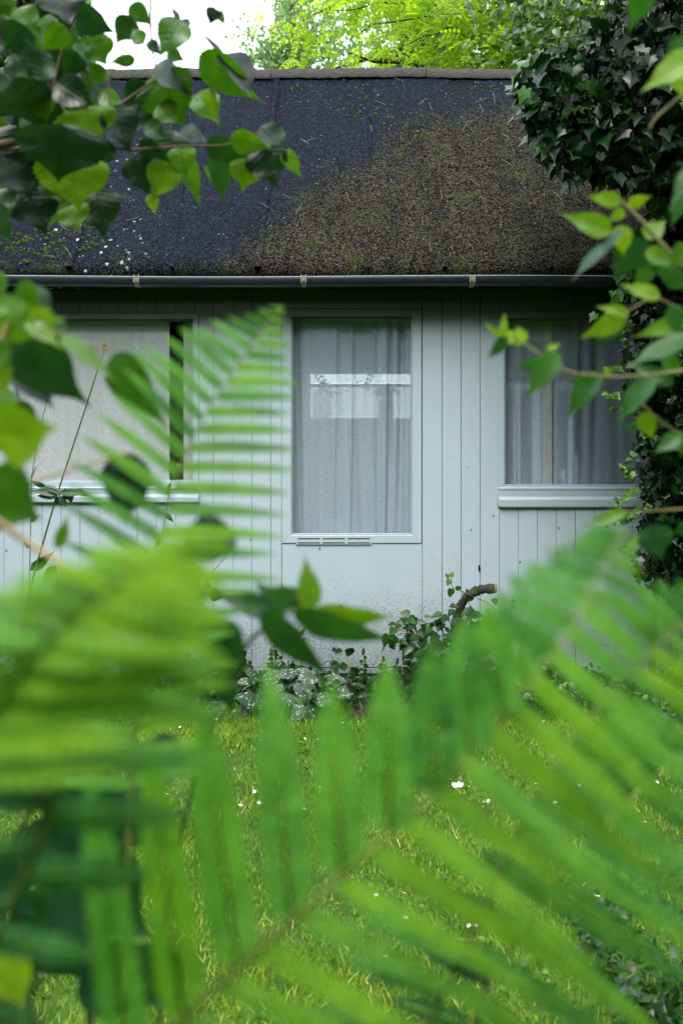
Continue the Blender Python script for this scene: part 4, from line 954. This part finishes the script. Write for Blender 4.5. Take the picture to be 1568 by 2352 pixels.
# ================================================================= FOREGROUND SHRUBS
def shrub(name, label, foot, branches, leaves, d0, mat, dvar=.1, extra=0, poly=None, size=(60, 110), tints=(0, .6), tpl=OVx, smat='twig', wav=.055, zs=1.0, tw_=.7):
    leaves = [tuple(l[:7]) + (l[7] * zs,) if len(l) > 7 else l for l in leaves]; d0 *= zs
    root = empty(name, foot, label, 'shrub'); mb = MB()
    for pts, r0, r1 in branches:
        pts = [(p[0], p[1], p[2] * zs) if p[2] > 0 else p for p in pts]
        A_ = np.array([P(*p) if len(p) == 3 and p[2] > 0 else np.array([p[0], p[1], -p[2]]) for p in pts]); n_ = 8 * len(pts); t = np.linspace(0, 1, n_)
        C = np.stack([np.interp(t, np.linspace(0, 1, len(A_)), A_[:, i]) for i in range(3)], -1)
        for _ in range(4): C[1:-1] = (C[:-2] + C[1:-1] * 2 + C[2:]) / 4
        mb.tube(C, np.linspace(r0 * tw_, r1 * tw_, n_), 8)
    mb.build('branch', M[smat], root)
    mb = MB(); put_leaves(mb, leaves, d0, tpl, dvar, wav=wav)
    if extra:
        lv = []
        for q in in_poly(poly, extra):
            a_ = rng.uniform(-.7, .9) + math.pi / 2; L_ = rng.uniform(*size); lv.append((q[0], q[1] - L_ / 2, q[0] + L_ * math.cos(a_), q[1] - L_ / 2 + L_ * math.sin(a_), L_ * rng.uniform(.34, .5), rng.uniform(*tints), rng.uniform(-65, 65)))
        put_leaves(mb, lv, d0 + .12, tpl, dvar, wav=wav)
    mb.build('leaves', mat, root); return root

UL = [(145, 285, 137, 422, 158, .10, -8, 1.32), (165, 350, 172, 487, 128, .85, 20, 1.38), (100, 185, -8, 284, 96, .02, -50), (62, 438, 108, 540, 92, .12), (220, 435, 238, 540, 80, .12, 5), (165, 470, 182, 533, 60, .7), (10, 358, 78, 457, 84, .1),
      (250, 245, 308, 348, 66, .15, -30, 1.4), (200, 245, 215, 332, 104, .75, 20), (175, 30, 258, 78, 52, .2), (120, -22, 167, 47, 84, .08, -40), (365, 165, 423, 294, 104, .5, 15, 1.45), (345, 165, 462, 205, 42, .1, -60, 1.42), (462, 120, 594, 247, 62, .62, 20, 1.45), (510, 124, 592, 214, 46, .05, -60, 1.46),
      (452, 215, 507, 277, 52, .65), (483, 200, 491, 278, 22, 1.0, 50), (365, 240, 411, 286, 46, .7), (415, 300, 482, 322, 28, .1, -60), (475, 322, 577, 377, 44, .2), (530, 314, 622, 347, 42, .68), (597, 292, 662, 360, 50, .15, -40), (603, 338, 636, 432, 76, .12, 5), (650, 345, 694, 407, 28, .8),
      (567, 364, 562, 441, 60, .85), (492, 348, 519, 472, 42, .3), (412, 342, 464, 467, 38, .7), (300, 360, 347, 452, 56, .12), (387, 372, 354, 460, 60, .9), (345, 445, 358, 492, 22, 1.0), (412, 335, 430, 402, 50, .7), (400, 300, 370, 387, 66, .15), (262, 95, 175, 107, 36, .5), (215, 95, 246, 152, 50, .55),
      (305, 40, 266, 102, 46, .3), (420, 46, 364, 124, 58, .55, 20), (438, 56, 400, 48, 16, .1), (310, 132, 250, 152, 22, .35), (385, 118, 425, 140, 26, .4), (493, 18, 483, 56, 28, .05), (500, 24, 517, 57, 15, .5), (512, 124, 459, 71, 9, .3), (415, 42, 384, 13, 10, .3), (245, 160, 198, 188, 34, .6), (90, 215, 106, 282, 52, .8), (130, 190, 217, 246, 58, .12),
      (335, 285, 382, 320, 34, .3), (470, 380, 488, 425, 6, .9), (60, 60, 10, 120, 60, .2), (40, 20, 90, 75, 50, .6), (-20, 60, 40, 130, 60, .1), (150, 60, 100, 120, 46, .65), (30, 120, 80, 180, 50, .2), (-30, 440, 20, 520, 70, .3), (-20, 300, 40, 380, 80, .15), (-10, 470, 15, 560, 40, .35), (110, 400, 150, 470, 50, .5), (300, 10, 350, 60, 34, .5), (330, 100, 300, 60, 30, .6), (340, 95, 372, 125, 22, .3),
      (330, 185, 290, 250, 44, .2), (310, 250, 350, 300, 50, .1), (260, 330, 210, 380, 40, .3), (350, 320, 330, 380, 40, .2), (120, 130, 60, 190, 56, .25), (180, 120, 150, 180, 44, .35)]
UL = [(*l[:4], l[4] * 1.12, *l[5:]) for l in UL]
FOOT1 = (-1.05, 1.85, 0)
shrub('snowberry_shrub', 'leafy shrub reaching in at the upper left with broad drooping leaves', FOOT1,
      [([(-1.05, 1.85, -.001), (-1.1, 1.8, -.7), (-.98, 1.75, -1.3), (-60, 345, 1.45), (60, 322, 1.42), (170, 288, 1.42), (255, 255, 1.43), (365, 178, 1.45)], .02, .0022),
       ([(-60, 345, 1.47), (60, 340, 1.45), (200, 330, 1.42), (300, 345, 1.42), (420, 335, 1.43), (520, 335, 1.44), (600, 300, 1.45)], .005, .0016),
       ([(170, 288, 1.42), (120, 210, 1.45), (140, 120, 1.45), (180, 20, 1.45), (200, -60, 1.45)], .0035, .002), ([(365, 178, 1.45), (350, 120, 1.45), (345, 50, 1.45), (348, -40, 1.46)], .0024, .003),
       ([(365, 178, 1.45), (420, 165, 1.45), (465, 122, 1.45)], .0016, .001), ([(345, 110, 1.45), (305, 80, 1.45), (240, 90, 1.45), (170, 70, 1.45)], .002, .0015), ([(493, -30, 1.45), (493, 20, 1.45)], .001, .001),
       ([(255, 255, 1.43), (250, 180, 1.43), (300, 90, 1.44)], .002, .001), ([(510, 126, 1.45), (490, 95, 1.45), (460, 72, 1.45)], .0012, .0008), ([(348, 60, 1.45), (400, 50, 1.45), (440, 58, 1.45)], .001, .0008)],
      UL, 1.45, SHRUB, .07, 130, [(-90, -60), (190, -60), (160, 90), (250, 200), (240, 330), (150, 480), (40, 500), (-90, 470)], (60, 120), (.05, .8), zs=1.13)

RT = [(1425, 462, 1349, 450, 38, .8, 10), (1403, 532, 1293, 488, 56, .7, 10), (1430, 518, 1424, 590, 50, .85), (1428, 526, 1366, 592, 20, .0, 62), (1470, 545, 1420, 642, 98, .05, -25), (1482, 548, 1530, 500, 48, .7), (1480, 580, 1568, 605, 44, .6), (1395, 560, 1308, 642, 26, .1, 60), (1440, 470, 1500, 450, 30, .85), (1432, 480, 1398, 510, 26, .9),
      (1600, 120, 1472, 205, 64, .85, 20), (1560, 140, 1580, 230, 80, .8), (1485, -50, 1452, 72, 66, .35), (1620, 80, 1498, 172, 72, .3), (1620, 370, 1522, 460, 40, .3, 50), (1156, 776, 1157, 716, 20, .8), (1152, 772, 1104, 740, 16, .75), (1160, 775, 1124, 826, 32, .15, -30), (1204, 786, 1186, 746, 26, .95), (1190, 782, 1160, 758, 36, .9), (1198, 786, 1175, 782, 24, .85),
      (1280, 808, 1203, 918, 62, .4, 15), (1275, 812, 1183, 862, 38, .1, -58), (1377, 856, 1287, 958, 58, .2, 20), (1372, 858, 1300, 885, 24, .1, -62), (1502, 868, 1402, 962, 54, .3, 30), (1440, 718, 1330, 782, 52, .7), (1424, 728, 1368, 797, 46, .05, -45), (1442, 722, 1372, 698, 26, .9), (1514, 682, 1430, 648, 36, .9), (1590, 640, 1486, 622, 60, .05, -50), (1580, 735, 1448, 772, 44, .6),
      (1590, 770, 1430, 840, 46, .3, 40), (1480, 946, 1492, 1017, 46, .75), (1470, 975, 1428, 985, 22, .05, -55), (1545, 880, 1440, 830, 40, .3), (1560, 1000, 1500, 1040, 40, .3), (1440, 1175, 1330, 1208, 30, .65), (1445, 1182, 1405, 1200, 18, .05, -60), (1492, 1205, 1522, 1290, 84, .08, -5), (1590, 1200, 1545, 1230, 40, .05, -50), (1480, 1225, 1420, 1290, 26, .6, 40),
      (1560, 860, 1500, 780, 40, .4), (1545, 700, 1560, 780, 50, .3), (1575, 560, 1540, 620, 50, .5), (1500, 610, 1450, 660, 40, .35), (1255, 800, 1290, 790, 16, .85), (1385, 850, 1410, 858, 16, .9), (1575, 430, 1540, 520, 44, .25), (1545, 990, 1568, 1050, 44, .4)]
RT = [tuple(l[:4]) + (l[4] * .8, l[5]) + ((l[6],) if len(l) > 6 else (rng.uniform(-30, 30),)) + (1.02 + .06 * math.sin(i * 1.7),) for i, l in enumerate(RT)]
shrub('forsythia_shrub', 'out of focus lime leaved shrub leaning in from the right', (.62, 1.15, 0),
      [([(.62, 1.15, -.001), (.6, 1.1, -.5), (.52, 1.05, -1.0), (1640, 700, 1.05), (1570, 620, 1.03), (1519, 562, 1.02), (1470, 505, 1.02), (1425, 462, 1.02)], .012, .002),
       ([(1660, 840, 1.05), (1580, 850, 1.04), (1510, 860, 1.02), (1400, 868, 1.02), (1300, 856, 1.0), (1240, 815, 1.0), (1170, 768, 1.0)], .0042, .0016), ([(1660, 1010, 1.05), (1568, 1003, 1.04), (1510, 965, 1.02), (1470, 925, 1.02)], .003, .0015),
       ([(1660, 740, 1.05), (1570, 715, 1.03), (1500, 680, 1.02), (1430, 720, 1.02)], .003, .0015), ([(1640, 170, 1.05), (1568, 215, 1.03), (1504, 270, 1.02), (1490, 295, 1.02)], .003, .0015), ([(1660, 1160, 1.05), (1560, 1170, 1.03), (1440, 1176, 1.02)], .003, .0012), ([(1640, 700, 1.05), (1660, 400, 1.06), (1640, 170, 1.05), (1560, -40, 1.05)], .006, .003),
       ([(.60, 1.12, -.5), (.56, 1.09, -.85), (1760, 1260, 1.06), (1660, 1160, 1.05)], .006, .003), ([(.585, 1.10, -.72), (.54, 1.07, -1.05), (1740, 1090, 1.06), (1660, 1010, 1.05)], .005, .003), ([(.56, 1.08, -.85), (1800, 1200, 1.06), (1730, 900, 1.06), (1660, 840, 1.05)], .006, .0042)],
      RT, 1.02, SHRUB2, .05, smat='greentwig', tw_=.55)

ML = [(35, 765, 202, 938, 118, .22, 25, .82), (40, 830, 128, 935, 76, .02, -20, .86), (262, 812, 362, 990, 78, .4, 35, .84), (140, 772, 280, 872, 36, .75, -40, .8), (-30, 730, 142, 742, 88, .8, 20, .8), (85, 705, 118, 785, 46, 1.0, 10, .78), (-10, 1000, 128, 985, 128, .95, 10, .62), (-50, 1110, 96, 1200, 150, .5, 10, .66),
      (300, 1040, 275, 1215, 96, .08, 20, .8), (-20, 850, 25, 900, 60, .95, 0, .75), (484, 1290, 478, 1150, 100, .2, 10, .7), (130, 1260, 160, 1180, 26, .75, 30, .75), (10, 680, 60, 760, 50, .7, 0, .75), (-30, 790, 30, 850, 60, .6, 0, .75), (-40, 920, 20, 1060, 70, .6, 10, .7), (60, 740, 150, 790, 30, .9, -30, .78)]
shrub('dogwood_shrub', 'blurred broad leaved shrub at the left edge with a tan stem', (-.52, .8, 0),
      [([(-.52, .8, -.001), (-.5, .8, -.6), (-80, 1150, .78), (-40, 900, .8), (20, 740, .8), (60, 700, .8)], .008, .0025), ([(-60, 1160, .62), (0, 1200, .62), (70, 1250, .62), (160, 1305, .6), (300, 1380, .6)], .0036, .0022), ([(20, 740, .8), (120, 760, .8), (265, 812, .82)], .002, .0012), ([(-80, 1150, .7), (100, 1100, .75), (290, 1040, .78)], .0025, .0015)],
      ML, .8, SHRUB, .03, 16, [(-60, 680), (150, 700), (330, 800), (370, 900), (250, 880), (120, 880), (60, 1050), (-60, 1150)], (90, 150), (.1, .8), smat='tanstem')

LC = [(712, 1400, 704, 1278, 60, .72, 10, .78), (650, 1412, 590, 1335, 80, .35, 20, .8), (672, 1408, 910, 1500, 66, .22, 35, .76), (720, 1398, 925, 1442, 52, .72, 30, .8), (600, 1402, 760, 1575, 72, .2, 30, .74), (640, 1408, 495, 1362, 60, .2, 15, .78), (650, 1400, 660, 1345, 66, .3, 0, .82), (700, 1400, 640, 1340, 60, .3, 0, .82),
      (420, 1430, 540, 1470, 70, .35, 20, .7), (520, 1420, 515, 1580, 76, .08, 20, .7), (515, 1540, 525, 1640, 50, .02, 30, .75), (430, 1752, 235, 1748, 100, .03, 30, .7), (380, 1790, 240, 1850, 90, .0, 30, .75), (130, 1790, 330, 1960, 150, .0, 25, .8), (150, 1980, 345, 2165, 190, .0, 20, .75), (60, 1900, 250, 2060, 120, .02, 25, .8),
      (250, 1830, 400, 1960, 110, .02, 25, .85), (60, 2050, 260, 2300, 160, .0, 20, .85), (200, 2200, 380, 2330, 140, .02, 20, .8), (320, 2170, 420, 2352, 110, .02, 10, .9), (0, 1750, 120, 1880, 110, .08, 20, .8), (-40, 1980, 80, 2110, 110, .02, 20, .8), (120, 1600, 230, 1720, 90, .1, 20, .9), (-30, 2200, 60, 2330, 120, .9, 10, .6), (180, 1700, 60, 1760, 80, .2, 20, .8)]
LC = [(*l[:4], l[4] * (.8 if i < 8 else 1), *l[5:]) for i, l in enumerate(LC)]
shrub('cherry_laurel', 'low dark laurel with russet buds in the blurred foreground', (-.18, .9, 0),
      [([(-.18, .9, -.001), (-.16, .85, -.5), (360, 2200, .84), (440, 1800, .82), (560, 1480, .8), (650, 1410, .78), (715, 1400, .78)], .0035, .0018), ([(-.22, .85, -.3), (200, 2100, .8), (300, 1900, .8), (430, 1752, .75)], .005, .002), ([(440, 1800, .82), (500, 1600, .78), (520, 1430, .72)], .002, .0015), ([(-.22, .85, -.3), (60, 2250, .82), (20, 1950, .82), (140, 1750, .82)], .005, .002)],
      LC, .78, SHRUB2, .02, smat='stem')

# ================================================================= FERNS
def frond(root, rachis, left, right, n_pin, wpin, tint, low=None, tvar=.2, droop=.0, rr=.0022, ds=.9, pw=1.5, wr_=1.0):
    rachis = [(p[0], p[1], p[2] * ds) for p in rachis]; wpin *= ds; rr *= ds * .62; t0, t1 = tint if isinstance(tint, tuple) else (tint, tint)
    A_ = np.array([P(*p) for p in rachis]); seg = np.concatenate([[0], np.cumsum(np.linalg.norm(np.diff([(p[0], p[1]) for p in rachis], axis=0), axis=1))]); seg /= seg[-1]
    t = np.linspace(0, 1, 60); C = np.stack([np.interp(t, seg, A_[:, i]) for i in range(3)], -1); dep = np.interp(t, seg, [p[2] for p in rachis])
    for _ in range(6): C[1:-1] = (C[:-2] + C[1:-1] * 2 + C[2:]) / 4
    pin = MB()
    wpin0 = wpin; nn = n_pin if isinstance(n_pin, tuple) else (n_pin, n_pin)
    for side, keys in ((-1, left), (1, right)):
        n_pin = nn[(side + 1) // 2]; ts = 1 - (1 - np.linspace(0.0, .985, n_pin)) ** pw; wpin = wpin0 * (wr_ if side > 0 else 1)
        kt = [k[0] for k in keys]
        for i, tt in enumerate(ts):
            tt = min(max(tt + (side * .4) / n_pin * .5, 0), .995)
            b_ = np.array([np.interp(tt, t, C[:, j]) for j in range(3)]); d_ = b_[1]
            dx, dy = np.interp(tt, kt, [k[1] for k in keys]) * rng.uniform(.93, 1.07), np.interp(tt, kt, [k[2] for k in keys]) * rng.uniform(.93, 1.07)
            vec = np.array([dx * d_ / F, 0, -dy * d_ / F]); L = np.linalg.norm(vec); vec[1] = rng.uniform(-.25, .15) * L
            if L < .004: continue
            wp = wpin * min(1, (L / .05) ** .5)
            m = max(5, int(L / (wp * .5))); s = (np.arange(m) + .5) / m
            ax = nrm(vec); perp_ref = nrm(np.array([0, 0, H]) - b_ + np.array([0, 0, rng.uniform(.1, .5)]))
            N_ = nrm(perp_ref - (perp_ref @ ax) * ax); S_ = np.cross(ax, N_)
            pts = b_ + vec * s[:, None] + np.array([0, 0, -1]) * (droop + .06) * L * (s ** 2)[:, None]
            hw = wp * np.clip((1 - s ** 3.2), .14, 1) * np.clip(.72 + s * 3, .5, 1)
            tn = np.clip(t0 + (t1 - t0) * tt + side * .1 + rng.uniform(-tvar, tvar), 0, 1)
            for sd in (-1, 1):
                dr = S_ * sd + ax * .35
                place(pin, ELs, pts, np.tile(dr, (m, 1)), np.tile(N_ - S_ * sd * .38, (m, 1)) + rng.normal(size=(m, 3)) * .15, hw, np.full(m, L / m * .50), .15, .1, tn + rng.uniform(-.06, .06, m))
            pin.tube([b_, b_ + vec * .5 - [0, 0, (droop + .06) * L * .25], b_ + vec * .98 - [0, 0, (droop + .06) * L * .96]], [.0013 * ds, .001 * ds, .0004], 4, min(1, tn + .35))
    fr = pin.build('frond', FERN, root)
    pts = list(C)
    if low is not None:
        lo = np.array(low, float); e = C[0]; extra = [lo * (1 - q) + e * q + np.array([0, 0, .0]) for q in np.linspace(0, 1, 8)[:-1]]; pts = extra + pts
    pts = np.array(pts)
    for _ in range(4): pts[1:-1] = (pts[:-2] + pts[1:-1] * 2 + pts[2:]) / 4
    rc = MB(); rc.tube(pts, np.linspace(rr * 1.5, rr * .35, len(pts)), 7); rc.build('rachis', M['rachis'], fr)

f1 = empty('fern', (-.03, .34, 0), 'large blurred fern whose fronds arch across the centre and right', 'fern')
# main frond D
frond(f1, [(300, 2440, .50), (430, 2335, .48), (560, 2200, .47), (720, 2070, .46), (880, 1925, .46), (1040, 1780, .47), (1180, 1620, .48), (1310, 1450, .50), (1380, 1320, .52), (1425, 1215, .54)],
      [(0, -50, -720), (.12, -65, -700), (.25, -65, -630), (.38, -25, -520), (.48, -5, -430), (.58, 0, -370), (.70, -50, -280), (.80, -150, -150), (.90, -160, -80), (1, -40, -20)],
      [(0, 560, 190), (.2, 540, 220), (.35, 500, 250), (.5, 450, 300), (.62, 420, 320), (.72, 340, 280), (.82, 240, 170), (.92, 130, 60), (1, 20, 5)],
      (17, 23), .0138, (.64, .50), low=(-.03, .37, 0), rr=.0022, pw=1.8, wr_=.52)
frond(f1, [(930, 2460, .62), (1000, 2324, .60), (1084, 2150, .58), (1200, 1880, .56), (1270, 1760, .56), (1390, 1600, .57), (1510, 1480, .58), (1640, 1380, .60)],
      [(0, -260, -60), (.3, -240, -140), (.6, -220, -190), (.8, -190, -200), (1, -40, -60)],
      [(0, 420, 260), (.3, 450, 260), (.6, 420, 250), (.8, 300, 180), (1, 60, 30)], 19, .0080, (.35, .6), low=(.02, .42, 0), rr=.0026)
f2 = empty('fern', (.25, .75, 0), 'darker blurred fern low in the right corner', 'fern')
frond(f2, [(1040, 2460, .78), (1124, 2240, .76), (1180, 2174, .75), (1284, 2004, .74), (1440, 1840, .74), (1600, 1700, .75), (1750, 1600, .76)],
      [(0, -200, -80), (.5, -160, -140), (.8, -130, -140), (1, -30, -30)], [(0, 300, 220), (.4, 340, 240), (.7, 300, 200), (1, 60, 40)], 14, .0105, (.1, .3), low=(.25, .75, 0), rr=.0024, ds=1)
f3 = empty('fern', (-.33, .30, 0), 'pale blurred fern filling the left side close to the lens', 'fern')
frond(f3, [(-80, 2330, .50), (20, 2080, .48), (65, 2005, .43), (122, 1850, .42), (182, 1660, .40), (236, 1490, .38), (290, 1390, .38), (390, 1290, .38), (500, 1235, .38)],
      [(0, -200, 10), (.4, -220, -10), (.62, -320, -20), (.75, -320, -20), (.88, -240, -50), (1, -30, -10)],
      [(0, 200, 10), (.25, 300, 0), (.5, 350, -10), (.65, 330, 20), (.8, 240, 120), (.92, 110, 90), (1, 20, 10)], (13, 12), .0095, (-.25, .95), low=(-.33, .30, 0), rr=.0028, tvar=.2)  # lower pinnae tinted dark for the shade under the foliage
frond(f3, [(-110, 1780, .34), (-20, 1640, .34), (70, 1510, .33), (170, 1400, .33), (290, 1320, .33), (420, 1290, .34)],
      [(0, -200, -40), (.5, -260, -50), (.8, -160, -50), (1, -20, -10)], [(0, 360, -40), (.3, 400, -30), (.6, 330, 30), (.8, 220, 70), (1, 20, 10)], 13, .0095, .9, low=(-.33, .33, .3), rr=.0018, ds=1.0)
f4 = empty('fern', (-.20, .72, 0), 'fern frond rising in front of the left window and boards', 'fern')
frond(f4, [(300, 1800, .72), (330, 1450, .70), (358, 1300, .70), (382, 1180, .70), (415, 1070, .70), (468, 950, .70), (535, 850, .71), (592, 775, .72), (643, 702, .73)],
      [(0, -160, -20), (.3, -200, -90), (.45, -225, -140), (.6, -190, -165), (.75, -165, -165), (.87, -115, -90), (.95, -50, -30), (1, -8, -6)],
      [(0, 200, -40), (.3, 230, -50), (.42, 290, -15), (.55, 285, 0), (.68, 245, -12), (.8, 175, -5), (.9, 95, 10), (1, 8, 6)], 26, .0062, .52, low=(-.20, .72, 0), rr=.0017, ds=.95, pw=1.35)

for o in sc.objects:
    if '_o' in o: del o['_o']
print('verts', sum(len(o.data.vertices) for o in sc.objects if o.type == 'MESH'))
